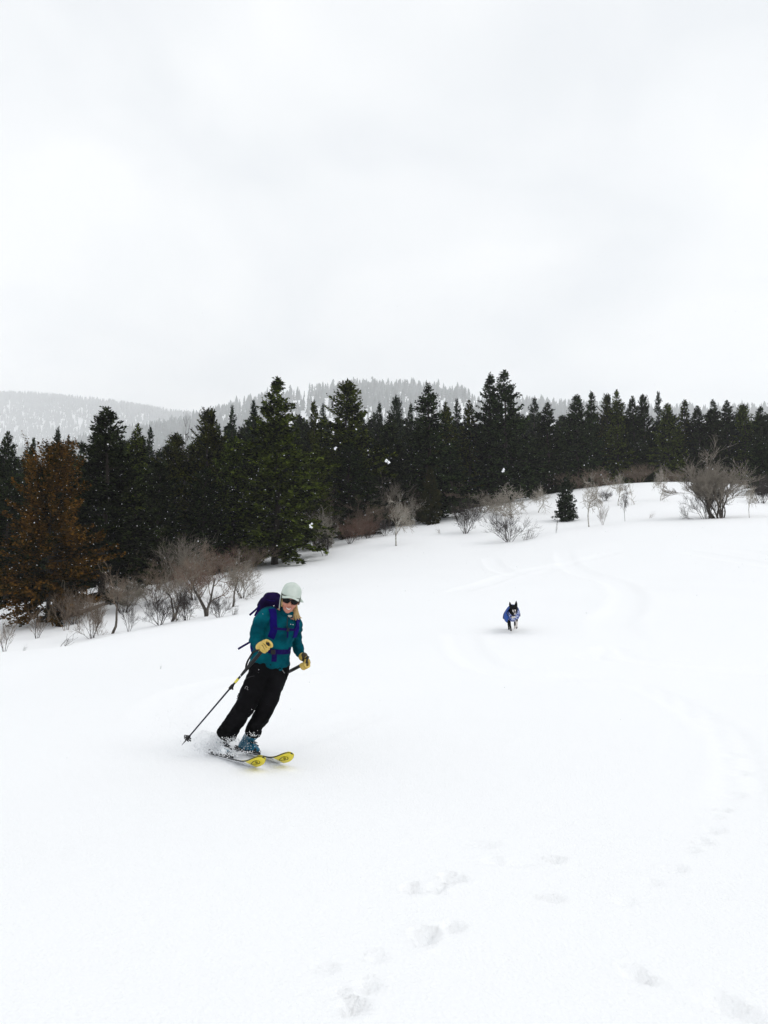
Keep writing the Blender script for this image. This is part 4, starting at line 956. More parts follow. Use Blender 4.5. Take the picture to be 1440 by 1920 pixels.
def bill():
    v = []; f = []; n_ = 15
    for i in range(n_):
        a = math.pi * (-.5 + i / (n_ - 1)); x_ = .088 * math.sin(a)
        for k in range(4):
            t_ = k / 3; out_ = .066 * max(0, math.cos(a)) ** .7 * t_
            v.append(V3((x_ * (1 - .06 * t_), .010 - .106 * math.cos(a) - out_, .058 + .012 * t_ - (.012 + .030 * t_) * (x_ / .088) ** 2 - .012 * t_ * t_)))
    for i in range(n_ - 1):
        for k in range(3):
            f.append((i * 4 + k, i * 4 + 4 + k, i * 4 + 5 + k, i * 4 + 1 + k))
    return v, f
shell('bill', bill(), .005, M_HAT, hat)
ring = [V3((.0975 * math.sin(a), .010 - .1115 * math.cos(a), .058 - .010 * abs(math.sin(a)))) for a in np.linspace(-1.25, 1.25, 14)]
solid('piping', hd([loft([(p, .0035, .0045) for p in ring], (0, 0, 1), 8, 2)]), M_HATB, hat)
def flap(s, low, spread):
    v = []; f = []; n_ = 8; c_ = 6
    for i in range(n_):
        t_ = i / (n_ - 1)
        for k in range(c_):
            w_ = k / (c_ - 1); a = R(-12) + w_ * R(92)
            rad = 1 - .10 * t_ * t_
            X = s * (.097 * rad * math.cos(a * .9) * (1 + spread * t_)); Yy = .012 + (.105 * math.sin(a) - .030 * (1 - w_)) * (1 - .25 * t_)
            v.append(V3((X, Yy, .058 - low * t_ + .010 * math.sin(3 * w_ + 2 * t_))))
    for i in range(n_ - 1):
        for k in range(c_ - 1):
            f.append((i * c_ + k, i * c_ + k + 1, i * c_ + c_ + k + 1, i * c_ + c_ + k))
    return v, f
shell('ear_flap', flap(-1, .165, -.10), .008, M_HAT, hat)
shell('ear_flap', flap(1, .085, .10), .006, M_HAT, hat)
solid('loose_flap', hd([loft(((V3((.094, .005, .030)), .016, .004), (V3((.110, -.005, .024)), .014, .003), (V3((.128, -.010, .018)), .005, .003)), (0, 0, 1), 10, 4)]), M_HAT, hat)
shell('lining', flap(-.93, .150, -.16), .006, M_HATIN, hat)
# hair: locks falling to her shoulder
hair = empty('hair', (0, 0, 0)); hair.parent = person
rh = random.Random(3)
lk = []
for i in range(8):
    o_ = rh.uniform(-.012, .012); d_ = rh.uniform(-.015, .02)
    lk.append(loft(((V3((.068 + o_ * .4, .022 + d_, -.010)), .006, .006), (V3((.073 + o_, .012 + d_, -.055)), .009, .008), (V3((.088 + o_ * 1.6, -.020 + d_, -.100)), .011, .008), (V3((.106 + o_ * 2.2, -.018 + d_, -.140 + o_)), .007, .005), (V3((.120 + o_ * 3, -.012 + d_, -.158 + o_ * 2)), .002, .002)), (1, 0, 0), 7, 4))
solid('lock', hd(lk), M_HAIR, hair)
lk = [loft(((V3((-.066 + .004 * i, -.036 + .003 * i, .040)), .006, .006), (V3((-.070 + .003 * i, -.034, -.010)), .007, .006), (V3((-.064 + .003 * i, -.030, -.060)), .004, .004)), (1, 0, 0), 7, 4) for i in range(4)]
solid('lock', hd(lk), M_HAIR, hair)
# inner collar
united('inner_collar', [loft(((L(537.5, 1152.5, 7.41), .054, .054), (L(540, 1149.5, 7.397), .056, .056)), roll, cap=True)], .008, M_COLLAR, person, 2)

# ---- webbing laid on the jacket along sight lines, so it follows the cloth
def bvh_of(*obs):
    V = []; Fc = []
    for o in obs:
        k = len(V); V += [o.matrix_world @ v.co + (person.location if o.parent == person else V3()) for v in o.data.vertices]
        Fc += [tuple(i + k for i in p.vertices) for p in o.data.polygons]
    return BVHTree.FromPolygons(V, Fc)
for o in (jacket, trousers, collar): o.matrix_world  # objects sit at the person's origin
BV = BVHTree.FromPolygons([v.co + person.location for v in jacket.data.vertices], [tuple(p.vertices) for p in jacket.data.polygons])
BT = BVHTree.FromPolygons([v.co + person.location for v in trousers.data.vertices], [tuple(p.vertices) for p in trousers.data.polygons])
def lay(px, tree=BV, lift=.004, k=6):
    q = crv([(a, b, 0) for a, b in px], k); pts = []; nn = []
    for a, b, _ in q:
        d = ray(a, b).normalized(); h_ = tree.ray_cast(EYE, d)
        if h_[0] is None:
            h_ = tree.find_nearest(P(a, b, 7.40))
        n_ = h_[1] if h_[1].dot(d) < 0 else -h_[1]
        pts.append(h_[0] + n_ * lift); nn.append(n_)
    for _ in range(2):                                  # relax small kinks
        pts = [pts[0]] + [(pts[i - 1] + pts[i] * 2 + pts[i + 1]) / 4 for i in range(1, len(pts) - 1)] + [pts[-1]]
        nn = [nn[0]] + [(nn[i - 1] + nn[i] * 2 + nn[i + 1]).normalized() for i in range(1, len(nn) - 1)] + [nn[-1]]
    return pts, nn
def on_person(o): o.parent = person; o.location = -person.location; return o
on_person(strip('zip', *lay(((539, 1153), (538.5, 1165), (538, 1176))), .007, .003, M_BLACK))
M_WHITE = mat('white_print', (0.8, 0.8, 0.8), (0.75, 0.75, 0.75), scale=10, rough=.6)
for q in (((544.2, 1170.4), (545.4, 1170.6)), ((548.4, 1170.8), (549.8, 1171.0))):
    on_person(strip('chest_logo', *lay(q, k=2), .005, .002, M_WHITE))
M_GREYP = mat('grey_print', (0.13, 0.13, 0.135), (0.17, 0.17, 0.175), scale=10, rough=.7)
on_person(strip('trouser_logo', *lay(((459.5, 1292), (461, 1288), (463.5, 1287.5), (465, 1290), (463, 1292), (465.5, 1294)), BT, .003, 4), .006, .002, M_GREYP))
on_person(strip('pocket_zip', *lay(((461, 1274), (468, 1270), (477, 1268)), BT, .003), .006, .003, M_BLACK))
on_person(strip('pocket_zip', *lay(((529, 1256), (533, 1262)), BT, .003), .007, .003, M_GREYP))

# ---- backpack
pack = empty('backpack', P(503, 1205, 7.66))
tag(pack, 'purple backpack with dark lid and loose straps worn by the skier', 'backpack')
po = pack.location
def PL(px, py, Y): return P(px, py, Y) - po
up_ = (P(532, 1150, 7.45) - P(508, 1235, 7.5)).normalized()
def pfold(p):
    return mnoise.noise(p * 14) * .010 + mnoise.noise(p * 31) * .004
united('bag', [loft(((PL(494, 1226, 7.64), .120, .085), (PL(497, 1205, 7.64), .145, .105), (PL(503, 1180, 7.62), .138, .11), (PL(508, 1156, 7.61), .138, .105), (PL(511, 1140, 7.60), .120, .095)), lft, 24, 5, power=3.0)], .010, M_PURPLE, pack, 2, pfold)
united('lid', [loft(((PL(509, 1142, 7.59), .136, .120), (PL(510, 1131, 7.59), .130, .118), (PL(511, 1124.5, 7.60), .092, .085)), lft, 24, 5, power=2.6)], .010, M_DPURPLE, pack, 3, pfold)
def free(name, px, w, m=M_WEB, twist=(.2, -.8, .5)):
    q = crv([tuple(PL(*p)) for p in px], 5)
    return strip(name, [V3(p) for p in q], [V3(twist)] * len(q), w, .003, m, pack)
free('loose_strap', ((492, 1131, 7.50), (480, 1143, 7.50), (468, 1153.5, 7.50)), .020)
free('loose_strap', ((489, 1138, 7.50), (482, 1147, 7.50), (478, 1155, 7.50)), .020)
free('loose_strap', ((476, 1200, 7.45), (460, 1209, 7.45), (446.5, 1217, 7.45)), .020)
free('lid_strap', ((500, 1124, 7.48), (505, 1126, 7.47), (516, 1127, 7.48)), .010, M_WEB)
def on_pack(o): o.parent = pack; o.location = -po; return o
on_pack(strip('shoulder_strap', *lay(((509, 1143), (511, 1149), (512, 1160), (513.5, 1172), (513, 1184), (508, 1196)), lift=.005), .068, .012, M_PURPLE))
on_pack(strip('shoulder_strap', *lay(((556, 1158), (556.5, 1163), (556, 1172), (554, 1183), (551, 1194)), lift=.005), .055, .012, M_PURPLE))
on_pack(strip('sternum_strap', *lay(((514, 1176), (524, 1178.5), (538, 1179.5), (553, 1180.5)), lift=.014), .022, .004, M_WEB))
on_pack(strip('sternum_tail', *lay(((538, 1180), (538.5, 1188), (538, 1195)), lift=.010), .016, .003, M_WEB))
on_pack(strip('hip_belt', *lay(((503, 1219), (515, 1221), (530, 1222), (546, 1220)), lift=.006), .046, .010, M_WEB))
on_pack(strip('hip_belt_tail', *lay(((514, 1223), (514, 1231), (513, 1240)), lift=.008), .050, .004, M_WEB))
q, nn = lay(((536, 1179), (541, 1179.5)), lift=.019, k=2)
on_pack(strip('buckle', q, nn, .034, .006, M_BLACK))
q, nn = lay(((509, 1220.5), (516, 1221.5)), lift=.018, k=2)
on_pack(strip('buckle', q, nn, .044, .007, M_BLACK))

# ---- hands in gloves, closed round the pole grips
def hand(name, grip, axis, e1_hint, back_hint, mt, wrist, mback=None):
    g = axis.normalized(); e1 = (e1_hint - e1_hint.dot(g) * g).normalized(); e2 = g.cross(e1)
    if e2.dot(back_hint) < 0: e2 = -e2
    def W(a, b, c): return grip + e1 * a * .88 + e2 * b * .92 + g * c * .88
    parts = []
    palm = [((-.060, .026, 0), .036, .022), ((-.03, .033, 0), .043, .022), ((.004, .037, 0), .046, .021), ((.026, .033, 0), .042, .016)]
    parts.append(loft([(W(*p), a, b) for p, a, b in palm], g, 16, 4))
    for i, ln in enumerate((.94, 1.04, 1.0, .84)):
        c = (1.5 - i) * .0235
        ch = [((.018, .034, c), .0135), ((.042, .026, c * 1.03), .0142), ((.050, .002, c * 1.04), .0130), ((.040, -.022 * ln, c * 1.03), .0128), ((.014, -.034 * ln, c), .0122), ((-.008 * ln, -.030, c), .0108)]
        parts.append(loft([(W(*p), q_ * .70, q_ * .86) for p, q_ in ch], g, 10, 4))
    th = [((-.046, .018, .040), .020), ((-.028, -.004, .056), .0175), ((-.004, -.028, .060), .0150), ((.022, -.038, .056), .0130), ((.036, -.034, .052), .0105)]
    parts.append(loft([(W(*p), q_, q_) for p, q_ in th], e2, 10, 4))
    parts.append(loft(((wrist, .042, .042), (wrist.lerp(W(-.055, .026, 0), .5), .040, .038), (W(-.05, .026, 0), .036, .024)), g, 14, 4))
    o = united(name, [([tuple(V3(p) - person.location) for p in v], f) for v, f in parts], .0034, mt, person, 1)
    if mback:
        pad = loft([(W(-.05, .040, 0), .034, .012), (W(-.02, .050, 0), .040, .012), (W(.012, .050, 0), .040, .010)], g, 14, 4)
        k_ = loft([(W(-.085, .022, 0), .040, .036), (W(-.055, .026, 0), .043, .032)], g, 14, 3)
        united('glove_back', [([tuple(V3(p) - person.location) for p in v], f) for v, f in (pad, k_)], .006, mback, o, 1)
    return o
tipR = P(341, 1397, 7.46)
gripR = P(497.5, 1213.0, 7.15)
# the pole runs from the snow through the fist
ax = (gripR - tipR).normalized()
gR = hand('glove', gripR, ax, V3((.50, -.80, .15)), V3((-.3, -.25, 1)), M_GLOVE, P(487.5, 1213.5, 7.20))
BG = BVHTree.FromPolygons([v.co + person.location for v in gR.data.vertices], [tuple(p.vertices) for p in gR.data.polygons])
M_CREASE_SHADE = mat('finger_crease_shade', (0.05, 0.03, 0.012), (0.07, 0.045, 0.02), scale=30, rough=.9)
for q in (((490.5, 1209.5), (493.5, 1212), (496, 1217)), ((494, 1206.5), (497.5, 1209.5), (500, 1214.5)), ((497.5, 1204.5), (500.5, 1207.5), (502.5, 1212))):
    o = strip('crease_shade', *lay(q, BG, .0006, 4), .0045, .0012, M_CREASE_SHADE); o.parent = gR; o.location = -person.location  # dark strips painting the shade in the creases between the curled fingers
gripL = P(570.5, 1244.5, 7.50)
tipL = P(443, 1310.5, 8.36)
axl = (gripL - tipL).normalized()
hand('glove', gripL, axl, V3((.25, -.15, -1)), V3((.9, -.5, .1)), M_GLOVE, P(567.5, 1231.5, 7.54), M_GLOVED)

# ---- poles
def pole(tip, grip, ax, label, band):
    root = empty('ski_pole', tip)
    tag(root, label, 'ski pole', 'ski poles of the skier')
    ln = (grip - tip).length; z = lambda d: tuple(ax * d)
    tp = solid('tip', [rod(z(0), z(.06), .002, .006), rod(z(.055), z(.11), .007, .009)], M_BLACK, root)
    solid('lower_shaft', [rod(z(.10), z(ln * .60), .0075, .0085)], M_NAVY, root)
    solid('upper_shaft', [rod(z(ln * .59), z(ln * .80), .0098, .0105)], M_BLACK, root)
    cl_ = solid('clamp', [loft(((ax * (ln * .585), .016, .013), (ax * (ln * .615), .016, .013)), (1, 0, 0), 12, 2)], M_BLACK, root)
    e_ = ax.orthogonal().normalized(); e2_ = ax.cross(e_)
    solid('clamp_lever', [box(ax * (ln * .60) + e_ * .016, .012, .012, .045)], M_BLACK, cl_)
    if band:
        solid('yellow_band', [rod(z(ln * .645), z(ln * .685), .0122, .0122)], M_BAND, root)
    solid('grip', [loft(((ax * (ln * .72), .012, .012), (ax * (ln * .80), .0165, .0165), (ax * (ln - .07), .0165, .0165), (ax * (ln - .05), .019, .019), (ax * (ln + .022), .016, .016), (ax * (ln + .036), .018, .018), (ax * (ln + .044), .012, .012)), (1, 0, 0), 12, 4)], M_BLACK, root)
    bk = empty('basket', tuple(ax * .10)); bk.parent = root
    hub = solid('hub', [rod(tuple(-ax * .018), tuple(ax * .022), .016, .013)], M_BLACK, bk)
    for k in range(6):
        a = k * math.pi / 3 + .3; d = e_ * math.cos(a) + e2_ * math.sin(a); n2 = -e_ * math.sin(a) + e2_ * math.cos(a)
        pet = [d * .010 - n2 * .005, d * .030 - n2 * .013, d * .040, d * .030 + n2 * .013, d * .010 + n2 * .005]
        solid('petal', [loft([(p - ax * .004 * i_, .004, .0045) for i_, p in enumerate(pet)], ax, 6, 3)], M_BLACK, bk)
    return root
pR = pole(tipR, gripR, ax, 'ski pole held out beside the skier with round basket and yellow band', True)
pL = pole(tipL, gripL, axl, 'ski pole trailing behind the skier legs, basket beside the knee', False)
def strap_on(root, px):
    q = crv([tuple(P(*p) - root.location) for p in px], 5)
    strip('wrist_strap', [V3(p) for p in q], [V3((.5, -.8, .2))] * len(q), .018, .003, M_BLACK, root)
strap_on(pR, ((489, 1217, 7.16), (476, 1222, 7.18), (470, 1230, 7.15), (464, 1240, 7.2), (461, 1252, 7.22), (465, 1254, 7.22)))
strap_on(pL, ((572, 1236, 7.46), (578, 1231, 7.44), (576, 1236, 7.42), (574, 1244, 7.42)))

# ---- skis and boots
SD = V3((.64, -.77, .045)).normalized()                # tips a little high, tails sunk in the powder
PERP = V3((.77, .64, 0)).normalized()
def ski(boot, label, ahead, tilt):
    root = empty('ski', boot)
    tag(root, label, 'ski', 'skis of the skier')
    up0 = SD.cross(PERP); up0 = up0 if up0.z > 0 else -up0
    nrm = (up0 * math.cos(tilt) + PERP * math.sin(tilt)).normalized()      # on edge, leaning with her legs
    side = SD.cross(nrm).normalized()
    def prof(s):                                        # s along the ski from the boot centre, tip positive
        u = (s + .86) / (.86 + ahead)
        w = .048 + .020 * (2 * u - 1) ** 2 + .004 * u
        e = (ahead - s)
        if e < .16: w *= math.sqrt(max(0.0, 1 - (1 - e / .16) ** 2.4))
        if s + .86 < .05: w *= .6 + .4 * (s + .86) / .05
        r_ = max(0, (s - (ahead - .34)) / .34); rise = .095 * r_ ** 2 + .02 * max(0, (-s - .74) / .12) ** 2
        return w, rise
    def build(name, s0, s1, th0, th1, wk, m, parent, n_=30, x0=-1, x1=1):
        v = []; f = []
        for i in range(n_ + 1):
            s = s0 + (s1 - s0) * i / n_; w, rise = prof(s); w = max(w, .001) * wk
            c = SD * s + V3((0, 0, 1)) * rise
            for a, b in ((x0, th0), (x1, th0), (x1, th1), (x0, th1)):
                v.append(c + side * (a * w) + nrm * b)
        for i in range(n_):
            for j in range(4):
                f.append((i * 4 + j, i * 4 + (j + 1) % 4, i * 4 + 4 + (j + 1) % 4, i * 4 + 4 + j))
        f += [(3, 2, 1, 0), tuple(n_ * 4 + j for j in range(4))]
        return link(name, mesh(name, v, f), m, parent)
    build('core', -.86, ahead, 0, .011, 1.0, M_EDGE, root, 40)
    build('deck', -.85, ahead - .30, .011, .0135, .94, M_SKI, root, 30)
    tipo = build('tip_panel', ahead - .295, ahead - .006, .011, .0140, .97, M_YELLOW, root, 24)
    build('base', -.85, ahead - .215, -.0022, .0, .93, M_SKI, root, 30)
    tipb = build('tip_base', ahead - .212, ahead - .006, -.0026, .0, .96, M_YELLOW, root, 24)
    # emblem: a looped drop with a small round inside
    def onski(s, x_):
        w, rise = prof(s); return SD * s + V3((0, 0, rise)) + side * (x_) - nrm * .0032
    def line(name, q_, w_=.0055):
        c = crv([(a, b, 0) for a, b in q_], 5)
        pts = [onski(ahead - a, b) for a, b, _ in c]
        strip(name, pts, [-nrm] * len(pts), w_, .0016, M_BLACK, tipb)
    line('emblem_line', ((.200, .004), (.175, .016), (.15, .022), (.115, .030), (.082, .026), (.068, .006), (.078, -.016), (.105, -.024), (.13, -.018)))
    line('emblem_line', ((.200, .004), (.175, -.002), (.155, -.010), (.13, -.018), (.118, -.004), (.128, .006)))
    line('emblem_line', ((.112, .012), (.100, .016), (.092, .008), (.098, -.002), (.110, .002), (.112, .012)))
    # binding: toe piece, heel piece, brake
    bd = empty('binding', (0, 0, 0)); bd.parent = root
    Mb = Matrix((side, SD, nrm)).transposed().to_4x4()
    def at_(s, x_, n_): return SD * s + side * x_ + nrm * n_
    solid('toe_piece', [box(at_(.165, 0, .028), .062, .06, .030, Mb), box(at_(.165, .026, .05), .012, .03, .03, Mb), box(at_(.165, -.026, .05), .012, .03, .03, Mb)], M_BLACK, bd, False)
    solid('heel_piece', [box(at_(-.175, 0, .033), .056, .075, .040, Mb), rod(at_(-.14, .012, .055), at_(-.125, .012, .055), .004), rod(at_(-.14, -.012, .055), at_(-.125, -.012, .055), .004)], M_BLACK, bd, False)
    return root, side, nrm
def boot(ankle, b0, side, nrm, m, label):
    """shell, cuff, buckles and sole of a ski boot standing on its ski"""
    def at_(s, x_, n_): return V3(b0) + SD * s + side * x_ + nrm * n_ - person.location
    an = V3(ankle) - person.location
    sh = [loft([(at_(-.125, 0, .075), .043, .050), (at_(-.07, 0, .080), .046, .058), (at_(.0, 0, .080), .048, .058), (at_(.07, 0, .066), .052, .045), (at_(.135, 0, .056), .046, .034)], side, 18, 5, power=2.6),
          loft([(at_(-.075, 0, .09), .056, .062), (at_(-.070, 0, .16), .058, .066), (an, .064, .072)], side, 18, 5, power=2.3)]
    o = united('ski_boot', sh, .006, m, person, 1)
    o['label'] = label
    Mb = Matrix((side, SD, nrm)).transposed().to_4x4()
    solid('sole', [box(at_(.10, 0, .027), .075, .11, .022, Mb), box(at_(-.115, 0, .027), .068, .07, .022, Mb)], M_BLACK, o, False)
    for s, n_ in ((.075, .108), (.03, .132), (-.012, .185), (-.012, .225)):
        solid('buckle', [box(at_(s, 0, n_), .088, .016, .010, Mb), box(at_(s + .004, .02, n_ + .006), .03, .020, .008, Mb)], M_BLACK, o, False)
    return o
bR = hit(411, 1420); bL = hit(461, 1417)
bR.z += -.005; bL.z += .005
k1, s1, n1 = ski(bR, 'snow-dusted ski with yellow tip nearest the camera, under the snowed boot', .80, R(30))
k2, s2, n2 = ski(bL, 'ski with yellow tip farther from the camera, under the clean blue boot', .80, R(30))
boot(P(421, 1378, 7.52), bR, s1, n1, M_BOOTS, 'blue boot almost hidden under caked snow')
boot(P(475, 1373, 7.46), bL, s2, n2, M_BOOT, 'clean blue boot with dark buckles')
# caked and thrown snow round the skis
r = np.random.default_rng(21)
def grains(name, label, centres, seed):
    r = np.random.default_rng(seed); pos = []; rad = []
    for c, sp, n_, r0, r1 in centres:
        q = np.array(c)[None] + r.normal(0, 1, (n_, 3)) * np.array(sp)[None]
        g_ = gz(q[:, 0], q[:, 1])
        q[:, 2] = np.maximum(q[:, 2], g_ + .002)
        pos.append(q); rad.append(r.uniform(r0, r1, n_))
    base = np.array([(1, 0, 0), (-1, 0, 0), (0, 1, 0), (0, -1, 0), (0, 0, 1), (0, 0, -1)], float)
    tri = np.array([(0, 2, 4), (2, 1, 4), (1, 3, 4), (3, 0, 4), (2, 0, 5), (1, 2, 5), (3, 1, 5), (0, 3, 5)])
    pos = np.concatenate(pos); rad = np.concatenate(rad); n_ = len(pos)
    v = base[None] * rad[:, None, None] * r.uniform(.6, 1.3, (n_, 6, 1)) + pos[:, None, :]
    f = tri[None] + (np.arange(n_) * 6)[:, None, None]
    return tag(link(name, np_mesh(name, v.reshape(-1, 3), f.reshape(-1, 3)), M_CAKE), label, 'snow', kind='stuff')
w1 = P(408, 1390, 7.48); w2 = P(432, 1386, 7.40); w3 = P(468, 1396, 7.36); w4 = P(474, 1378, 7.34)
grains('thrown_snow', 'powder snow thrown up round the boots and tails of the skis', [
    (w1, (.05, .05, .035), 420, .002, .0075), (w1 + V3((-.03, 0, -.06)), (.07, .06, .025), 380, .003, .009), (w2, (.045, .04, .02), 260, .002, .006),
    (P(436, 1412, 7.30), (.08, .07, .008), 320, .002, .007), (w3, (.04, .02, .02), 30, .002, .004), (w4, (.035, .02, .014), 70, .002, .005), (P(385, 1398, 7.6), (.10, .10, .035), 300, .002, .006),
    (P(350, 1370, 7.9), (.15, .12, .05), 160, .0015, .004), (P(318, 1348, 8.2), (.16, .12, .06), 90, .0015, .004),
    (P(392, 1392, 7.55), (.09, .08, .04), 900, .0010, .0028), (P(360, 1380, 7.8), (.14, .12, .05), 700, .0010, .0025)], 4)

# ------------------------------------------------------------------ the dog
dg0 = hit(961, 1182)
dog = empty('dog', dg0)
tag(dog, 'black and white dog in a blue coat running down the snow', 'dog')
k = dg0.y / F / .0115
dog.scale = (k, k, k)
dog.rotation_euler = (0, 0, R(-6))
def D(x_, y_, z_): return V3((x_, -y_, z_))           # y forward, towards the camera
fur = [loft(((D(0, -.36, .37), .085, .10), (D(0, -.22, .37), .095, .11), (D(0, -.02, .36), .11, .13), (D(0, .16, .36), .115, .14), (D(0, .26, .37), .085, .11)), (1, 0, 0), 18, 4),
       loft(((D(0, .20, .39), .085, .09), (D(.002, .30, .425), .072, .075), (D(.006, .37, .45), .065, .068)), (1, 0, 0), 16, 4),
       ball(D(.008, .40, .462), .088, .090, .076), ball(D(.008, .36, .480), .082, .065, .068),
       loft(((D(.008, .43, .447), .045, .042), (D(.008, .49, .425), .032, .030), (D(.008, .535, .412), .025, .023)), (1, 0, 0), 14, 4),
       loft(((D(-.050, .375, .505), .036, .016), (D(-.064, .365, .570), .024, .011), (D(-.078, .36, .618), .004, .004)), (1, 0, 0), 12, 3),
       loft(((D(.054, .375, .505), .038, .016), (D(.062, .365, .580), .026, .011), (D(.068, .36, .645), .004, .004)), (1, 0, 0), 12, 3),
       # front leg on the ground, the other folded in the stride
       loft(((D(-.07, .17, .33), .05, .06), (D(-.078, .14, .23), .034, .042), (D(-.062, .18, .13), .023, .026), (D(-.045, .20, .045), .018, .021), (D(-.040, .225, .014), .023, .028)), (1, 0, 0), 12, 4),
       loft(((D(.07, .18, .33), .05, .06), (D(.072, .17, .23), .034, .042), (D(.074, .27, .165), .024, .026), (D(.072, .25, .085), .018, .020), (D(.07, .215, .066), .022, .026)), (1, 0, 0), 12, 4),
       # hind legs: thigh, knee forward, hock back
       loft(((D(-.065, -.28, .37), .06, .09), (D(-.078, -.20, .25), .042, .055), (D(-.070, -.34, .145), .022, .028), (D(-.062, -.30, .05), .018, .020), (D(-.060, -.265, .014), .022, .030)), (1, 0, 0), 12, 4),
       loft(((D(.065, -.28, .37), .06, .09), (D(.076, -.14, .25), .042, .055), (D(.066, -.22, .13), .022, .028), (D(.060, -.12, .07), .018, .020), (D(.056, -.085, .05), .022, .030)), (1, 0, 0), 12, 4),
       loft(((D(0, -.37, .42), .030, .030), (D(.03, -.50, .41), .036, .036), (D(.07, -.62, .46), .034, .034), (D(.09, -.68, .51), .008, .008)), (1, 0, 0), 12, 4)]
M_FUR = bpy.data.materials.new('dog_fur'); M_FUR.use_nodes = True
_t = M_FUR.node_tree; _b = _t.nodes['Principled BSDF']; _a = _t.nodes.new('ShaderNodeVertexColor'); _a.layer_name = 'fur'
_t.links.new(_a.outputs['Color'], _b.inputs['Base Color']); _b.inputs['Roughness'].default_value = .9; _b.inputs['Specular IOR Level'].default_value = .05
_nz = _t.nodes.new('ShaderNodeTexNoise'); _nz.inputs['Scale'].default_value = 90; _bp = _t.nodes.new('ShaderNodeBump'); _bp.inputs['Strength'].default_value = .5; _bp.inputs['Distance'].default_value = .01
_t.links.new(_nz.outputs['Fac'], _bp.inputs['Height']); _t.links.new(_bp.outputs[0], _b.inputs['Normal'])
db = united('body', fur, .0085, M_FUR, dog, 2, lambda p: mnoise.noise(p * 45) * .004)
at = db.data.color_attributes.new('fur', 'FLOAT_COLOR', 'POINT')
cols = []
for v in db.data.vertices:
    x_, y_, z_ = v.co.x, -v.co.y, v.co.z
    n_ = mnoise.noise(v.co * 18) * .02
    white = (y_ > .478 and z_ < .450 + n_ and abs(x_ - .008) > .011 + n_ * .5) or (.02 < x_ < .09 and .2 < y_ < .36 and .34 < z_ < .475 + n_) \
        or (abs(x_ - .015) < .05 and y_ > .12 and z_ < .31 + n_) or (x_ > .04 and .09 < z_ < .2 and y_ > .05) or (x_ > .03 and y_ < 0 and z_ < .09)
    cols += (.62, .58, .55, 1) if white else (.008, .008, .009, 1)
at.data.foreach_set('color', cols)
solid('nose', [ball(D(.008, .556, .420), .014, .010, .011)], M_BLACK, dog)
for s in (-1, 1):
    solid('eye', [ball(D(.008 + s * .034, .462, .478), .009, .007, .009)], M_LENS, dog)
M_COAT = mat('blue_dog_coat', (0.010, 0.045, 0.22), (0.02, 0.085, 0.36), scale=10, rough=.6)
M_COATD = mat('navy_dog_coat', (0.006, 0.012, 0.06), (0.010, 0.022, 0.10), scale=10, rough=.6)
M_COATP = mat('patterned_chest_cloth', (0.02, 0.05, 0.26), (0.50, 0.55, 0.72), scale=34, rough=.7, lo=.50, hi=.54, detail=2)
def coat(a0, a1, y0, y1, grow_, flare, nseg=18, nl=10):
    v = []; f = []
    for i in range(nl):
        t_ = i / (nl - 1); y_ = y0 + (y1 - y0) * t_
        rx = np.interp(y_, (-.4, -.2, 0, .16, .26, .33), (.09, .10, .115, .12, .10, .058)) + grow_; rz = np.interp(y_, (-.4, -.2, 0, .16, .26, .33), (.10, .115, .135, .145, .125, .062)) + grow_
        cz = np.interp(y_, (.16, .33), (.365, .425))
        for j in range(nseg):
            a = a0 + (a1 - a0) * j / (nseg - 1)          # 0 is straight up, negative to the picture's left
            fl = flare(a, t_)
            v.append(D(math.sin(a) * (rx + fl), y_, cz + math.cos(a) * rz - .5 * max(0, fl)))
    for i in range(nl - 1):
        for j in range(nseg - 1):
            f.append((i * nseg + j, i * nseg + j + 1, (i + 1) * nseg + j + 1, (i + 1) * nseg + j))
    return v, f
ct = empty('coat', (0, 0, 0)); ct.parent = dog
for nm, vf, m in (('back_panel', coat(R(-112), R(110), -.33, .22, .030, lambda a, t_: .05 * max(0, -a - 1.0) * (1 + .3 * math.sin(9 * t_)) + .03 * max(0, a - 1.3)), M_COATD),
                  ('front_panel', coat(R(-150), R(125), .10, .33, .032, lambda a, t_: .06 * max(0, -a - 1.0)), M_COAT),
                  ('chest_panel', coat(R(80), R(262), .12, .335, .036, lambda a, t_: .0), M_COATP)):
    o = link(nm, mesh(nm, *vf), m, ct, smooth=True)
    md = o.modifiers.new('t', 'SOLIDIFY'); md.thickness = .007; md.offset = 1
flp = [(D(-.075, .20, .455), .050, .008), (D(-.115, .18, .385), .060, .008), (D(-.150, .165, .310), .058, .007), (D(-.172, .15, .245), .040, .006)]
solid('side_flap', [loft(flp, (.85, .1, .2), 14, 4)], M_COATD, ct)
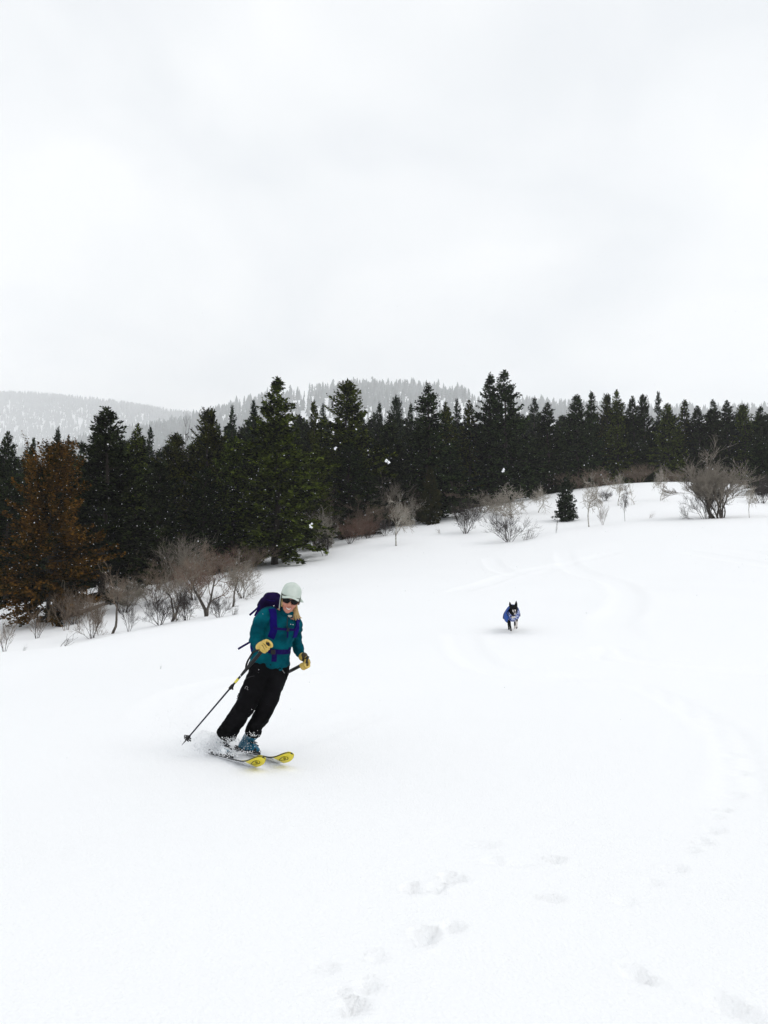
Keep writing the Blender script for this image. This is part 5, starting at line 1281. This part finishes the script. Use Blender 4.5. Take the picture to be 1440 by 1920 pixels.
# ------------------------------------------------------------------ falling snow (uncountable) and the hazy air
def flakes(name, pos, rad, seed, label, cat):
    r = np.random.default_rng(seed)
    base = np.array([(1, 0, 0), (-1, 0, 0), (0, 1, 0), (0, -1, 0), (0, 0, 1), (0, 0, -1)], float)
    tri = np.array([(0, 2, 4), (2, 1, 4), (1, 3, 4), (3, 0, 4), (2, 0, 5), (1, 2, 5), (3, 1, 5), (0, 3, 5)])
    n_ = len(pos)
    v = base[None] * rad[:, None, None] * r.uniform(.55, 1.2, (n_, 6, 1)) + r.normal(0, .12, (n_, 6, 3)) * rad[:, None, None] + pos[:, None, :]
    f = tri[None] + (np.arange(n_) * 6)[:, None, None]
    return tag(link(name, np_mesh(name, v.reshape(-1, 3), f.reshape(-1, 3)), M_FLAKE), label, cat, kind='stuff')
M_FLAKE = mat('snow_flakes', (0.9, 0.91, 0.93), (0.85, 0.87, 0.9), scale=20, rough=.7)
r = np.random.default_rng(15)
n = 7000
y = 2.5 + 44 * r.random(n) ** .75
x = r.uniform(-1, 1, n) * (y * .56 + 1); z = r.uniform(.2, 1, n) * (1.6 + y * .45)
keep = z > gz(x, y) + .2
x, y, z = x[keep], y[keep], z[keep]
rad = r.uniform(.0028, .0065, len(x)) * np.where(r.random(len(x)) < .12, 1.8, 1) * np.clip(y / 12, .45, 1.35)
pos = np.stack([x, y, z], -1)
near = np.array([P(727, 866, 2.3), P(584, 985, 2.6), P(943, 881, 2.2), P(629, 840, 2.4), P(668, 804, 3.0), P(758, 797, 3.6)])
nr = np.array([.0062, .0065, .0050, .0048, .0040, .0036])
lump = []; lr = []
for p, q in zip(near, nr):
    for k in range(5):
        lump.append(p + r.normal(0, q * .55, 3)); lr.append(q * r.uniform(.5, .9))
flakes('falling_snow', np.concatenate([pos, np.array(lump)]), np.concatenate([rad, np.array(lr)]), 3, 'white snowflakes drifting in the air before the dark firs', 'snow')

hz = bpy.data.meshes.new('haze')
bm = bmesh.new(); bmesh.ops.create_cube(bm, size=1.0)
zmin = float(GZ.min()) - 1.5; zmax = float(GZ.max()) + 45
for v in bm.verts:
    v.co = Vector((v.co.x * 14100, 3350 + v.co.y * 7800, zmin if v.co.z < 0 else zmax))
bm.to_mesh(hz); bm.free()
hm = bpy.data.materials.new('hazy_air'); hm.use_nodes = True
t = hm.node_tree; t.nodes.clear()
o_ = t.nodes.new('ShaderNodeOutputMaterial'); pv = t.nodes.new('ShaderNodeVolumePrincipled')
pv.inputs['Density'].default_value = 0.00024; pv.inputs['Color'].default_value = (0.982, 0.992, 1.0, 1)
t.links.new(pv.outputs[0], o_.inputs['Volume'])
tag(link('haze', hz, hm), 'thin snowy haze hanging in the air over the valley', 'haze', kind='stuff')
